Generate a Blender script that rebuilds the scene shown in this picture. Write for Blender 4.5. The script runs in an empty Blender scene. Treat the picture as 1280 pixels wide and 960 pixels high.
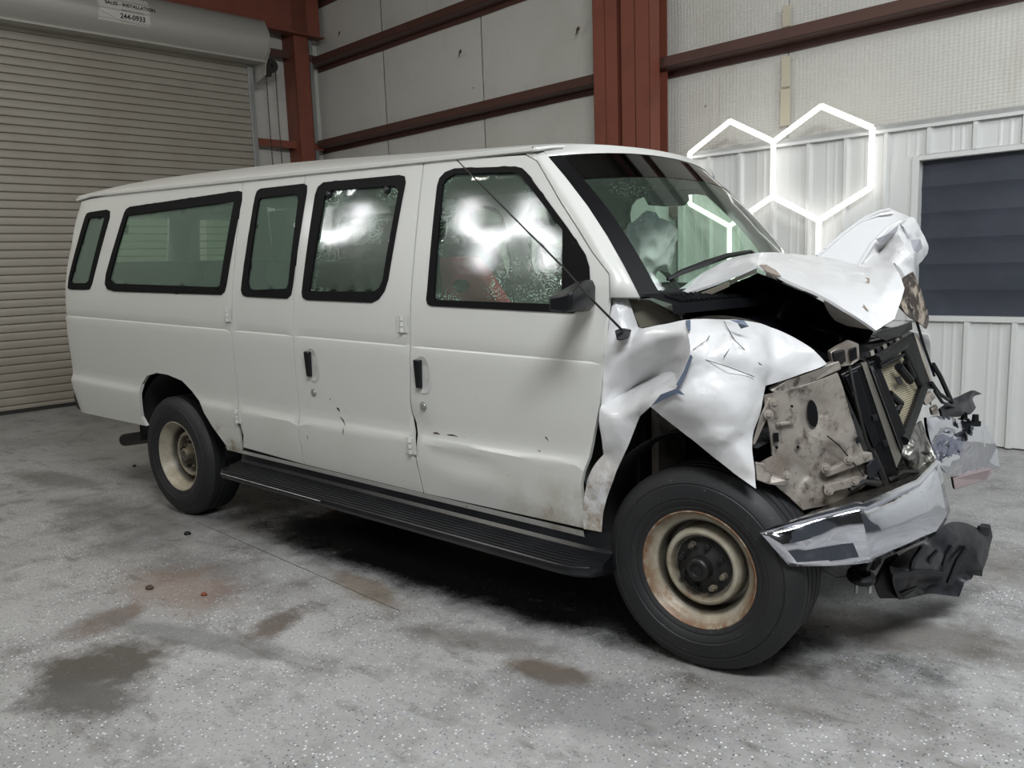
import bpy, bmesh, math, random
from mathutils import Vector, Matrix, noise
from mathutils.geometry import delaunay_2d_cdt

S = bpy.context.scene
COL = S.collection
R = math.radians

# ------------------------------------------------------------------ camera
CAM = Vector((1.2182, -2.5514, 1.4889))
FOC, YAW, PITCH, ROLL = 1010.65, -0.6673, 0.14592, -0.03486
_f = Vector((math.sin(YAW) * math.cos(PITCH), math.cos(YAW) * math.cos(PITCH), -math.sin(PITCH)))
_r = _f.cross(Vector((0, 0, 1))).normalized()
_u = _r.cross(_f)
CR = _r * math.cos(ROLL) + _u * math.sin(ROLL)
CU = _u * math.cos(ROLL) - _r * math.sin(ROLL)
CF = _f
cam = bpy.data.cameras.new('camera')
cam.sensor_fit = 'HORIZONTAL'
cam.sensor_width = 36
cam.lens = FOC / 1280 * 36
cam.clip_start = .05
cam_o = bpy.data.objects.new('camera', cam)
COL.objects.link(cam_o)
M = Matrix((CR, CU, -CF)).transposed().to_4x4()
M.translation = CAM
cam_o.matrix_world = M
S.camera = cam_o

# ------------------------------------------------------------------ world, lamps, exposure
W = bpy.data.worlds.new('world')
S.world = W
W.use_nodes = True
W.node_tree.nodes['Background'].inputs[0].default_value = (.80, .90, 1, 1)
W.node_tree.nodes['Background'].inputs[1].default_value = .09
S.view_settings.view_transform = 'Standard'
S.view_settings.look = 'None'
S.view_settings.gamma = 1
S.view_settings.exposure = -.30
S.view_settings.use_curve_mapping = False
try:
    S.cycles.use_denoising = True
    S.cycles.max_bounces = 10
    S.cycles.transparent_max_bounces = 16
    S.cycles.sample_clamp_indirect = 6
except Exception:
    pass


def lamp(name, loc, target, size, size_y, power, color=(1, 1, 1)):
    l = bpy.data.lights.new(name, 'AREA')
    l.shape = 'RECTANGLE'
    l.size, l.size_y, l.energy, l.color = size, size_y, power, color
    o = bpy.data.objects.new(name, l)
    COL.objects.link(o)
    o.location = loc
    o.rotation_euler = (Vector(target) - Vector(loc)).to_track_quat('-Z', 'Y').to_euler()
    return o


# area lights high in the bay: key, added left fill, one over the nose
lamp('overhead_key_fill', (2.0, -2.4, 4.8), (.1, .6, .6), 2.2, .8, 350, (.94, .97, 1))
lamp('overhead_key_fill', (-4.6, -1.7, 5.5), (-4.8, -1.6, 0), 3.2, 1.0, 115, (1, .97, .90))  # added fill, unseen, to brighten the floor at the left
lamp('overhead_key_fill', (3.0, 1.6, 4.6), (.6, 1.4, .6), 1.6, 1.6, 150, (.92, .96, 1))

# ------------------------------------------------------------------ picking helpers (photograph direction + real depth -> point)


def ray(px, py):
    return CF + CR * ((px - 640) / FOC) + CU * ((480 - py) / FOC)


def at(px, py, y):                       # on the lengthwise plane y
    d = ray(px, py)
    return CAM + d * ((y - CAM.y) / d.y)


def atx(px, py, x):
    d = ray(px, py)
    return CAM + d * ((x - CAM.x) / d.x)


def atz(px, py, z):
    d = ray(px, py)
    return CAM + d * ((z - CAM.z) / d.z)


WY, WD, DD = -0.1163, 4.4006, -9.0323
DV = Vector((math.cos(WY), math.sin(WY), 0))
NV = Vector((-math.sin(WY), math.cos(WY), 0))
FW = -4.9                                # the wall behind the viewer


def wp(s, z, off=0.):                    # point on the back wall, off = towards the viewer
    return DV * s + NV * (WD - off) + Vector((0, 0, z))


def dp(n, z, off=0.):                    # point on the door wall, off = into the room
    return DV * (DD + off) + NV * n + Vector((0, 0, z))


# ------------------------------------------------------------------ object helpers
def wloc(o):
    v = Vector((0, 0, 0))
    while o is not None:
        v += o.location
        o = o.parent
    return v


def tag(o, label=None, cat=None, group=None, kind=None):
    if label: o['label'] = label
    if cat: o['category'] = cat
    if group: o['group'] = group
    if kind: o['kind'] = kind
    return o


def empty(name, loc, parent=None):
    o = bpy.data.objects.new(name, None)
    COL.objects.link(o)
    o.empty_display_size = .2
    o.parent = parent
    o.location = Vector(loc) - (wloc(parent) if parent else Vector((0, 0, 0)))
    return o


def add(name, verts, faces, m, parent=None, smooth=True, ang=35, origin=None, bevel=0, solid=0, subs=0, soff=0.):
    """one mesh object from world-space vertices"""
    me = bpy.data.meshes.new(name)
    o = bpy.data.objects.new(name, me)
    COL.objects.link(o)
    o.parent = parent
    base = wloc(parent) if parent else Vector((0, 0, 0))
    if origin is not None:
        o.location = Vector(origin) - base
        base = Vector(origin)
    me.from_pydata([tuple(Vector(v) - base) for v in verts], [], faces)
    me.validate()
    bm = bmesh.new()
    bm.from_mesh(me)
    bmesh.ops.remove_doubles(bm, verts=bm.verts, dist=1e-5)
    bmesh.ops.recalc_face_normals(bm, faces=bm.faces)
    bm.to_mesh(me)
    bm.free()
    if smooth:
        me.polygons.foreach_set('use_smooth', [True] * len(me.polygons))
        try:
            me.set_sharp_from_angle(angle=R(ang))
        except Exception:
            pass
    for mm in (m if isinstance(m, (list, tuple)) else [m]):
        me.materials.append(mm)
    if subs:
        md = o.modifiers.new('sub', 'SUBSURF')
        md.levels = md.render_levels = subs
        md.boundary_smooth = 'PRESERVE_CORNERS'
    if solid:
        md = o.modifiers.new('solid', 'SOLIDIFY')
        md.thickness, md.offset = solid, soff
    if bevel:
        md = o.modifiers.new('bev', 'BEVEL')
        md.width, md.segments, md.limit_method = bevel, 2, 'ANGLE'
    return o


class G:
    """collects geometry"""

    def __init__(self):
        self.v, self.f = [], []

    def quadbox(self, c8):               # 8 corners: bottom 4 (ccw), top 4
        n = len(self.v)
        self.v += [Vector(c) for c in c8]
        for q in ((0, 3, 2, 1), (4, 5, 6, 7), (0, 1, 5, 4), (1, 2, 6, 5), (2, 3, 7, 6), (3, 0, 4, 7)):
            self.f.append([n + i for i in q])
        return self

    def box(self, x0, x1, y0, y1, z0, z1, T=None):
        c = [(x0, y0, z0), (x1, y0, z0), (x1, y1, z0), (x0, y1, z0), (x0, y0, z1), (x1, y0, z1), (x1, y1, z1), (x0, y1, z1)]
        return self.quadbox([T(*p) for p in c] if T else c)

    def tube(self, path, r, n=8, cap=True):
        path = [Vector(p) for p in path]
        rr = r if isinstance(r, (list, tuple)) else [r] * len(path)
        b = len(self.v)
        up = None
        for i, p in enumerate(path):
            t = (path[min(i + 1, len(path) - 1)] - path[max(i - 1, 0)]).normalized()
            if up is None:
                up = Vector((0, 0, 1)) if abs(t.z) < .9 else Vector((1, 0, 0))
            a = t.cross(up).normalized()
            c = a.cross(t)
            up = c
            for k in range(n):
                w = 2 * math.pi * k / n
                self.v.append(p + (a * math.cos(w) + c * math.sin(w)) * rr[i])
        for i in range(len(path) - 1):
            for k in range(n):
                k2 = (k + 1) % n
                self.f.append([b + i * n + k, b + i * n + k2, b + (i + 1) * n + k2, b + (i + 1) * n + k])
        if cap:
            self.f.append([b + k for k in range(n)][::-1])
            e = b + (len(path) - 1) * n
            self.f.append([e + k for k in range(n)])
        return self

    def lathe(self, prof, c, axis, n=48, closed=False):
        """prof: (radius, distance along axis)"""
        c, ax = Vector(c), Vector(axis).normalized()
        a = ax.cross(Vector((0, 0, 1)) if abs(ax.z) < .9 else Vector((1, 0, 0))).normalized()
        d = ax.cross(a)
        b = len(self.v)
        m = len(prof)
        for k in range(n):
            w = 2 * math.pi * k / n
            for r_, t in prof:
                self.v.append(c + ax * t + (a * math.cos(w) + d * math.sin(w)) * r_)
        for k in range(n):
            k2 = (k + 1) % n
            for i in range(m if closed else m - 1):
                i2 = (i + 1) % m
                self.f.append([b + k * m + i, b + k2 * m + i, b + k2 * m + i2, b + k * m + i2])
        return self

    def extrude(self, poly, vec):
        """closed polygon (points in space) pushed along vec"""
        n = len(self.v)
        k = len(poly)
        self.v += [Vector(p) for p in poly] + [Vector(p) + Vector(vec) for p in poly]
        self.f.append([n + i for i in range(k)][::-1])
        self.f.append([n + k + i for i in range(k)])
        for i in range(k):
            j = (i + 1) % k
            self.f.append([n + i, n + j, n + k + j, n + k + i])
        return self

    def build(self, name, m, parent=None, **kw):
        return add(name, self.v, self.f, m, parent, **kw)


def inpoly(x, y, poly):
    r = False
    j = len(poly) - 1
    for i in range(len(poly)):
        xi, yi = poly[i][0], poly[i][1]
        xj, yj = poly[j][0], poly[j][1]
        if (yi > y) != (yj > y) and x < (xj - xi) * (y - yi) / (yj - yi) + xi:
            r = not r
        j = i
    return r


def cdt(outer, holes=(), pts=(), edges=()):
    """constrained triangulation; returns (2-D verts, tris, source index of each vert or None)"""
    v, e = [], []
    for loop in [outer] + list(holes):
        b = len(v)
        v += [Vector((p[0], p[1])) for p in loop]
        e += [(b + i, b + (i + 1) % len(loop)) for i in range(len(loop))]
    b = len(v)
    v += [Vector((p[0], p[1])) for p in pts]
    e += list(edges)
    ov, oe, of, src, _, _ = delaunay_2d_cdt(v, e, [], 0, 1e-6)
    tris = []
    for t in of:
        cx = sum(ov[i][0] for i in t) / 3
        cy = sum(ov[i][1] for i in t) / 3
        if inpoly(cx, cy, outer) and not any(inpoly(cx, cy, h) for h in holes):
            tris.append(list(t))
    return ov, tris, [s[0] if s else None for s in src]


def smooth_loop(pts, it=1, keep=.0):
    """Chaikin corner cutting of a closed loop"""
    for _ in range(it):
        o = []
        for i in range(len(pts)):
            p, q = pts[i], pts[(i + 1) % len(pts)]
            o.append(tuple(a * .75 + b * .25 for a, b in zip(p, q)))
            o.append(tuple(a * .25 + b * .75 for a, b in zip(p, q)))
        pts = o
    return pts


# ------------------------------------------------------------------ materials
def lin(c):
    def f(x):
        x /= 255
        return x / 12.92 if x <= .04045 else ((x + .055) / 1.055) ** 2.4
    return (f(c[0]), f(c[1]), f(c[2]), 1)


class Mat:
    def __init__(self, name, col, rough=.5, metal=0., spec=.5):
        self.m = bpy.data.materials.new(name)
        self.m.use_nodes = True
        self.t = self.m.node_tree
        self.b = self.t.nodes['Principled BSDF']
        self.out = self.t.nodes['Material Output']
        self.b.inputs['Base Color'].default_value = lin(col)
        self.b.inputs['Roughness'].default_value = rough
        self.b.inputs['Metallic'].default_value = metal
        self.b.inputs['Specular IOR Level'].default_value = spec
        self.base = None
        self.col = lin(col)

    def n(self, kind, **kw):
        x = self.t.nodes.new(kind)
        for k, v in kw.items():
            setattr(x, k, v)
        return x

    def l(self, a, b):
        self.t.links.new(a, b)

    def coord(self, world=False):
        if world:
            return self.n('ShaderNodeNewGeometry').outputs['Position']
        return self.n('ShaderNodeTexCoord').outputs['Object']

    def noise(self, scale, detail=4, rough=.55, world=False, stretch=None, vec=None):
        x = self.n('ShaderNodeTexNoise')
        x.inputs['Scale'].default_value = scale
        x.inputs['Detail'].default_value = detail
        x.inputs['Roughness'].default_value = rough
        c = vec or self.coord(world)
        if stretch:
            mp = self.n('ShaderNodeMapping')
            mp.inputs['Scale'].default_value = stretch
            self.l(c, mp.inputs['Vector'])
            c = mp.outputs['Vector']
        self.l(c, x.inputs['Vector'])
        return x.outputs['Fac']

    def ramp(self, src, a, b, lo=0., hi=1.):
        x = self.n('ShaderNodeMapRange')
        x.inputs['From Min'].default_value = a
        x.inputs['From Max'].default_value = b
        x.inputs['To Min'].default_value = lo
        x.inputs['To Max'].default_value = hi
        self.l(src, x.inputs['Value'])
        return x.outputs['Result']

    def math(self, op, a, b=None):
        x = self.n('ShaderNodeMath', operation=op)
        for i, v in enumerate((a, b)):
            if v is None:
                continue
            if isinstance(v, (int, float)):
                x.inputs[i].default_value = v
            else:
                self.l(v, x.inputs[i])
        return x.outputs[0]

    def mixcol(self, fac, col):
        """blend another colour over the base colour"""
        x = self.n('ShaderNodeMix', data_type='RGBA')
        if isinstance(fac, (int, float)):
            x.inputs[0].default_value = fac
        else:
            self.l(fac, x.inputs[0])
        if self.base is None:
            x.inputs[6].default_value = self.col
        else:
            self.l(self.base, x.inputs[6])
        x.inputs[7].default_value = lin(col)
        self.base = x.outputs[2]
        self.l(self.base, self.b.inputs['Base Color'])
        return self

    def bump(self, src, strength=.2, dist=.01):
        x = self.n('ShaderNodeBump')
        x.inputs['Strength'].default_value = strength
        x.inputs['Distance'].default_value = dist
        self.l(src, x.inputs['Height'])
        self.l(x.outputs['Normal'], self.b.inputs['Normal'])
        return self

    def rough(self, src):
        self.l(src, self.b.inputs['Roughness'])
        return self

    def sep(self, world=False):
        x = self.n('ShaderNodeSeparateXYZ')
        self.l(self.coord(world), x.inputs[0])
        return x.outputs

    def spot(self, cx, cy, rx, ry, rot=0., soft=.5):
        """1 inside a ground ellipse (world x, y), 0 outside"""
        mp = self.n('ShaderNodeMapping', vector_type='TEXTURE')
        mp.inputs['Location'].default_value = (cx, cy, 0)
        mp.inputs['Rotation'].default_value = (0, 0, rot)
        mp.inputs['Scale'].default_value = (rx, ry, 1)
        self.l(self.coord(True), mp.inputs['Vector'])
        x = self.n('ShaderNodeVectorMath', operation='LENGTH')
        self.l(mp.outputs['Vector'], x.inputs[0])
        return self.ramp(x.outputs['Value'], 1 + soft, 1 - soft)


def plain(name, col, rough=.5, metal=0., spec=.5):
    return Mat(name, col, rough, metal, spec).m


def emit(name, col, strength):
    m = bpy.data.materials.new(name)
    m.use_nodes = True
    t = m.node_tree
    t.nodes.remove(t.nodes['Principled BSDF'])
    e = t.nodes.new('ShaderNodeEmission')
    e.inputs[0].default_value = (*col, 1)
    e.inputs[1].default_value = strength
    t.links.new(e.outputs[0], t.nodes['Material Output'].inputs[0])
    return m


# ---- floor: grey flake-epoxy with wet patches, mud, rust and the van's shadow painted in
f_ = Mat('epoxy_floor', (166, 165, 163), .42)
big = f_.noise(.9, 6, .6, True)
f_.mixcol(f_.ramp(big, .40, .62, 0, .5), (122, 121, 118))
mid = f_.noise(4.5, 7, .68, True)
f_.mixcol(f_.ramp(mid, .50, .70, 0, .62), (94, 91, 86))
vor = f_.n('ShaderNodeTexVoronoi')
vor.inputs['Scale'].default_value = 95
f_.l(f_.coord(True), vor.inputs['Vector'])
patch = f_.noise(1.7, 4, .6, True)
vs = f_.n('ShaderNodeSeparateColor')
f_.l(vor.outputs['Color'], vs.inputs[0])
near = f_.ramp(vor.outputs['Distance'], .42, .34)
f_.mixcol(f_.math('MULTIPLY', f_.math('MULTIPLY', near, f_.ramp(patch, .30, .58, .25, 1)), f_.ramp(vs.outputs[0], .84, .86)), (222, 224, 226))
f_.mixcol(f_.math('MULTIPLY', f_.math('MULTIPLY', near, f_.ramp(patch, .38, .62, .3, 1)), f_.ramp(vs.outputs[1], .84, .86)), (58, 60, 66))
f_.mixcol(f_.math('MULTIPLY', near, f_.ramp(vs.outputs[2], .84, .86, 0, .6)), (118, 122, 134))


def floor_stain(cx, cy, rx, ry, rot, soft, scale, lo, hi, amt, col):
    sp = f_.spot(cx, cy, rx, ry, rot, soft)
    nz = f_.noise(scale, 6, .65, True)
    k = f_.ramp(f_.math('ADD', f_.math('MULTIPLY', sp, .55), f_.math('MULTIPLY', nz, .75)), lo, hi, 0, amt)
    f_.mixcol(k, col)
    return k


def fl(px, py):
    p = atz(px, py, 0)
    return p.x, p.y


wet = floor_stain(-1.35, .40, 2.0, .46, 0, .45, 3.2, .58, .84, .93, (26, 27, 28))  # wet patch under the van, its shadow painted in as near-black
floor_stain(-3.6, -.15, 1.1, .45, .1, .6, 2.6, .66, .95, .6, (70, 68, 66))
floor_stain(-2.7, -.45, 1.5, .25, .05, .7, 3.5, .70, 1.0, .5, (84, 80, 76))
for (px_, py_, rx, ry, rot, amt, c) in ((130, 830, .22, .13, .9, .75, (88, 82, 74)), (100, 872, .2, .10, .5, .7, (98, 96, 92)),
                                        (135, 775, .1, .12, .4, .55, (112, 94, 80)), (225, 735, .32, .14, 0, .38, (150, 122, 102)),
                                        (345, 780, .07, .12, .3, .6, (96, 80, 64)), (455, 735, .25, .06, -.2, .5, (126, 106, 78)),
                                        (690, 840, .16, .05, .1, .65, (104, 88, 70)), (260, 800, .5, .05, .25, .45, (112, 112, 110)),
                                        (1120, 790, .45, .12, .15, .5, (98, 90, 80)), (1000, 860, .5, .15, .1, .35, (104, 100, 94)),
                                        (740, 880, .35, .12, .3, .35, (104, 104, 104)), (1210, 700, .4, .2, .1, .35, (118, 110, 98)),
                                        (70, 600, .5, .1, .1, .45, (104, 100, 96)), (590, 800, .3, .06, .3, .4, (112, 108, 100))):
    x_, y_ = fl(px_, py_)
    floor_stain(x_, y_, rx * 1.3, ry * 1.7, rot, .55, 7, .60, .86, min(.92, amt * 1.25), tuple(int(q * .86) for q in c))
sm = f_.noise(3.2, 7, .7, True, (1, 2.6, 1))
f_.mixcol(f_.ramp(sm, .55, .69, 0, .6), (82, 78, 72))
f_.bump(f_.ramp(mid, .4, .8), .12, .004)
rr = f_.ramp(f_.noise(2.2, 4, .6, True), .3, .7, .34, .52)
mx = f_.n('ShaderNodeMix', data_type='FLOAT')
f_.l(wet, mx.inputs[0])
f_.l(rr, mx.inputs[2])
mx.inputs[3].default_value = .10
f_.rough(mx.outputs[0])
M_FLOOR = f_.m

# ---- walls
i_ = Mat('vinyl_insulation', (206, 204, 196), .55)
i_.mixcol(i_.ramp(i_.noise(1.2, 5, .6, True), .45, .75, 0, .35), (176, 172, 158))
i_.mixcol(i_.ramp(i_.noise(7, 3, .6, True, (1, 1, .12)), .62, .72, 0, .18), (150, 142, 126))
br = i_.n('ShaderNodeTexWave', wave_type='BANDS', bands_direction='Z')
br.inputs['Scale'].default_value = 12
br.inputs['Distortion'].default_value = 1.5
i_.l(i_.coord(True), br.inputs['Vector'])
b2 = i_.n('ShaderNodeTexWave', wave_type='BANDS', bands_direction='X')
b2.inputs['Scale'].default_value = 9
b2.inputs['Distortion'].default_value = 1
i_.l(i_.coord(True), b2.inputs['Vector'])
i_.bump(i_.math('ADD', i_.math('ADD', br.outputs['Fac'], b2.outputs['Fac']), i_.math('MULTIPLY', i_.noise(1.5, 3, .5, True), 6.)), .28, .006)
M_INS = i_.m
r_ = Mat('red_primer_steel', (126, 70, 54), .55)
r_.mixcol(r_.ramp(r_.noise(3, 5, .6, True), .5, .8, 0, .5), (88, 48, 40))
M_RED = r_.m
r_ = Mat('dark_primer_steel', (84, 56, 48), .5)
r_.mixcol(r_.ramp(r_.noise(5, 4, .6, True), .5, .8, 0, .4), (62, 42, 38))
M_GIRT = r_.m
w_ = Mat('white_metal_siding', (216, 217, 214), .38)
w_.mixcol(w_.ramp(w_.noise(2.5, 5, .6, True), .55, .8, 0, .25), (188, 188, 182))
M_SIDE = w_.m
s_ = Mat('door_slat_steel', (158, 152, 140), .42, .15)
s_.mixcol(s_.ramp(s_.noise(1.4, 5, .6, True), .45, .75, 0, .4), (134, 124, 112))
M_SLAT = s_.m
M_HOODC = Mat('roll_cover_steel', (172, 170, 162), .36, .25).m
M_DARKSTEEL = plain('dark_steel', (56, 54, 52), .5, .4)
M_GALV = plain('galvanised_steel', (160, 162, 160), .4, .6)
M_CEIL = plain('ceiling_vinyl', (170, 168, 160), .7)
t_ = Mat('dark_tarp', (54, 58, 68), .55)
t_.mixcol(t_.ramp(t_.noise(2.5, 4, .6, True), .5, .8, 0, .5), (72, 76, 88))
t_.bump(t_.noise(3, 3, .5, True), .5, .03)
M_TARP = t_.m
M_TAPE = plain('yellowed_tape', (198, 190, 168), .5)
M_DIRTMARK = plain('brown_mark', (74, 62, 48), .8)
M_TUBE = emit('led_tube', (1, .98, .95), 3.2)
M_TUBE2 = emit('led_tube_front', (.97, .98, 1), 42)
M_TEXT = plain('black_print', (28, 28, 30), .6)
M_TEXTG = plain('green_print', (86, 104, 92), .6)
M_TEXTL = plain('grey_print', (120, 122, 124), .6)
M_DECAL = plain('decal_white', (196, 194, 186), .4)

# ------------------------------------------------------------------ the setting
floor = G()
floor.v = [DV * a + NV * b for a, b in ((-10.2, -6), (8, -6), (8, 5), (-10.2, 5))]
floor.f = [[0, 1, 2, 3]]
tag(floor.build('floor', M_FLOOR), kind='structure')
# hairline control joint
p0, p1 = atz(245, 652, 0), atz(500, 764, 0)
dn = (p1 - p0).normalized()
sd = Vector((-dn.y, dn.x, 0)) * .0016
jt = G()
jt.quadbox([p0 - sd, p1 - sd, p1 + sd, p0 + sd] + [q + Vector((0, 0, .0012)) for q in (p0 - sd, p1 - sd, p1 + sd, p0 + sd)])
tag(jt.build('trim_1', plain('joint_filler', (70, 70, 68), .8), smooth=False), kind='structure')

ceil = G()
ceil.v = [DV * a + NV * b + Vector((0, 0, 5.75)) for a, b in ((-9.6, -5.2), (6, -5.2), (6, 4.8), (-9.6, 4.8))]
ceil.f = [[0, 1, 2, 3]]
tag(ceil.build('ceiling', M_CEIL, solid=.05), kind='structure')

OFFI = -.2                               # insulation lies behind the girts


def backpanel(s0, s1, z0, z1, off, ns=10, nz=10, sag=.02):
    g = G()
    for i in range(ns + 1):
        for j in range(nz + 1):
            s, z = s0 + (s1 - s0) * i / ns, z0 + (z1 - z0) * j / nz
            e = min(1, 4 * min(i / ns, 1 - i / ns)) if ns > 1 else 0
            b = sag * e * (noise.noise(Vector((s * 1.1, z * 1.3, 3))) * .8 + .5)
            g.v.append(wp(s, z, off + b))
    for i in range(ns):
        for j in range(nz):
            a = i * (nz + 1) + j
            g.f.append([a, a + nz + 1, a + nz + 2, a + 1])
    return g


wb = backpanel(-9.6, 6, 0, 5.75, OFFI - .05, 1, 1, 0).build('wall_back', M_INS, solid=.03)
tag(wb, kind='structure')
seams = [-9.45, -7.72, -5.79, -3.86, -1.93, 0, 1.93, 3.86, 5.8]
for a, b in zip(seams[:-1], seams[1:]):
    backpanel(a + .006, b - .006, .02, 5.74, OFFI - .02, 12, 22).build('insulation_blanket', M_INS, wb)
# girts: Z purlins running the length of the wall
for z in (3.30, 4.47, 1.9, 5.35):
    s1 = 6 if z > 3 else -2.9
    g = G()
    T = lambda s, o, zz: wp(s, zz, o)
    g.box(-9.3, s1, -.004, 0, z, z + .095, T)           # front flange
    g.box(-9.3, s1, OFFI, 0, z, z + .006, T)     # web
    g.box(-9.3, s1, OFFI, OFFI + .004, z - .06, z + .07, T)
    if z > 5:
        g.box(-9.3, s1, -.12, .1, z, z + .3, T)
    g.build('girt', M_GIRT, wb, smooth=False)
# pair of red rigid-frame columns (I sections)


def icolumn(s0, s1, off, depth):
    g = G()
    T = lambda s, o, z: wp(s, z, o)
    sm = (s0 + s1) / 2
    g.box(s0, s1, off - .012, off, 0, 5.7, T)
    g.box(s0, s1, off - depth, off - depth + .012, 0, 5.7, T)
    g.box(sm - .006, sm + .006, off - depth, off, 0, 5.7, T)
    g.box(s1 - .006, s1, off - depth * .55, off, 0, 5.7, T)
    g.box(s0, s0 + .006, off - depth * .3, off, 0, 5.7, T)
    return g


T_ = lambda s, o, z: wp(s, z, o)
icolumn(-3.77, -3.47, .20, .30).build('steel_column', M_RED, wb, smooth=False)
icolumn(-3.43, -3.10, .20, .30).build('steel_column', M_RED, wb, smooth=False)
g = G()
g.box(-3.86, -3.03, -.12, .225, 0, 2.40, T_)
g.build('column_cladding', M_SIDE, wb, smooth=False)
# taped repair and small tears in the blanket
g = G()
for z0, z1, w in ((2.62, 2.95, .045), (2.93, 3.2, .04), (3.45, 3.62, .035)):
    g.box(-1.93 - w, -1.93 + w, OFFI + .03, OFFI + .034, z0, z1, T_)
g.build('tape_patch', M_TAPE, wb)
for px_, py_, w in ((722, 38, .05), (575, 66, .05), (424, 42, .04), (882, 133, .014), (592, 110, .012)):
    r = ray(px_, py_)
    t = ((WD + .12) - CAM.dot(NV)) / r.dot(NV)
    p = CAM + r * t
    g = G()
    for a_ in range(1):
        c = [p + DV * w * dx + Vector((0, 0, w * dz)) for dx, dz in ((-.5, -.9), (.1, -.2), (.7, .1), (.3, .8), (-.2, .4))]
        g.extrude(c, -NV * .006)
    g.build('torn_flap', M_DIRTMARK, wb, smooth=False)

# white ribbed wainscot on the right
prof = [(0, 0), (.105, 0), (.115, .003), (.125, .003), (.135, 0), (.17, 0), (.18, .003), (.19, .003), (.2, 0), (.245, 0), (.262, .032), (.288, .032), (.305, 0)]


def ribbed(s0, n, z0, z1):
    g = G()
    k = 0
    pts = []
    for i in range(n):
        pts += [(s0 + i * .3165 + a * 1.0377, o) for a, o in prof[(1 if i else 0):]]
    for s, o in pts:
        g.v += [wp(s, z0, o + .004), wp(s, z1, o + .004)]
    for i in range(len(pts) - 1):
        g.f.append([2 * i, 2 * i + 2, 2 * i + 3, 2 * i + 1])
    return g


S0 = -2.8575
for k in range(9):
    s0 = S0 + k * .9495
    if k < 2 or k > 4:
        ribbed(s0, 3, 0.01, 2.44).build('siding_panel', M_SIDE, wb, smooth=False)
    else:                                  # the sheets that the window cuts into
        ribbed(s0, 3, .01, .945).build('siding_panel', M_SIDE, wb, smooth=False)
        ribbed(s0, 3, 2.215, 2.44).build('siding_panel', M_SIDE, wb, smooth=False)
g = G()
g.box(-.9585, -.785, 0, .012, .945, 2.215, T_)
g.build('siding_panel', M_SIDE, wb, smooth=False)
cap = G()
cap.box(S0 - .03, 5.8, -.1, .045, 2.44, 2.475, T_)
cap.box(S0 - .03, 5.8, .04, .045, 2.415, 2.475, T_)
tag(cap.build('trim_2', M_SIDE, smooth=False), kind='structure')
endc = G()
endc.box(S0 - .04, S0 + .02, -.1, .045, 0, 2.44, T_)
tag(endc.build('trim_3', M_SIDE, smooth=False), kind='structure')

# window covered with dark tarp
win = G()
WS0, WS1, WZ0, WZ1 = -.74, 1.42, .985, 2.175
win.box(WS0 - .05, WS0, -.10, .03, WZ0 - .04, WZ1 + .04, T_)
win.box(WS1, WS1 + .05, -.10, .03, WZ0 - .04, WZ1 + .04, T_)
win.box(WS0, WS1, -.10, .03, WZ1, WZ1 + .04, T_)
win.box(WS0, WS1, -.10, .035, WZ0 - .04, WZ0, T_)
win = tag(win.build('window_1', M_SIDE, smooth=False, bevel=.004), kind='structure')
nb = 6
for k in range(nb):
    z0, z1 = WZ0 + (WZ1 - WZ0) * k / nb, WZ0 + (WZ1 - WZ0) * (k + 1) / nb
    g = G()
    ns, nz = 24, 6
    for i in range(ns + 1):
        for j in range(nz + 1):
            s, z = WS0 + (WS1 - WS0) * i / ns, z0 + (z1 - z0) * j / nz
            o = -.055 + -.004 * math.sin(math.pi * j / nz) + .020 * noise.noise(Vector((s * 2.2, z * 3, 1)))
            if j == nz: o += .004
            g.v.append(wp(s, z, o))
    for i in range(ns):
        for j in range(nz):
            a = i * (nz + 1) + j
            g.f.append([a, a + nz + 1, a + nz + 2, a + 1])
    g.build('tarp_fold', M_TARP, win)

# ---- the rolling-door wall
D_ = lambda n, o, z: dp(n, z, o)
wl = G()
wl.v = [dp(-5.2, 0, -.36), dp(5, 0, -.36), dp(5, 5.75, -.36), dp(-5.2, 5.75, -.36)]
wl.f = [[0, 1, 2, 3]]
wl = tag(wl.build('wall_left', M_INS, solid=.03), kind='structure')
for a, b in ((3.2, 4.12), (4.13, 4.75)):
    g = G()
    for i in range(9):
        for j in range(17):
            n, z = a + (b - a) * i / 8, .02 + 5.7 * j / 16
            e = min(1, 4 * min(i / 8, 1 - i / 8))
            g.v.append(dp(n, z, -.32 + .05 * e * (noise.noise(Vector((n * 2, z * 1.1, 8))) + .3)))
    for i in range(8):
        for j in range(16):
            q = i * 17 + j
            g.f.append([q, q + 17, q + 18, q + 1])
    g.build('insulation_blanket', M_INS, wl)
for z in (3.26, 4.50, 1.9):
    g = G()
    g.box(3.2, 4.5, -.1, -.094, z, z + .1, D_)
    g.box(3.2, 4.5, -.32, -.1, z + .095, z + .1, D_)
    g.build('girt', M_GIRT if z > 4 else M_RED, wl, smooth=False)
g = G()
g.box(-4.5, 4.5, -.08, 0, 4.82, 5.72, D_)
g.box(-4.5, 4.5, -.08, .12, 4.80, 4.82, D_)
g.build('header_beam', M_RED, wl, smooth=False)
g = G()
g.box(4.05, 4.29, -.012, 0, 0, 5.72, D_)
g.box(4.05, 4.06, -.3, 0, 0, 5.72, D_)
g.box(4.28, 4.29, -.2, 0, 0, 5.72, D_)
g.build('steel_column', M_RED, wl, smooth=False)
g = G()
g.box(4.36, 4.42, -.3, -.1, 0, 5.72, D_)
g.build('galvanised_corner_angle', M_GALV, wl, smooth=False)

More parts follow.
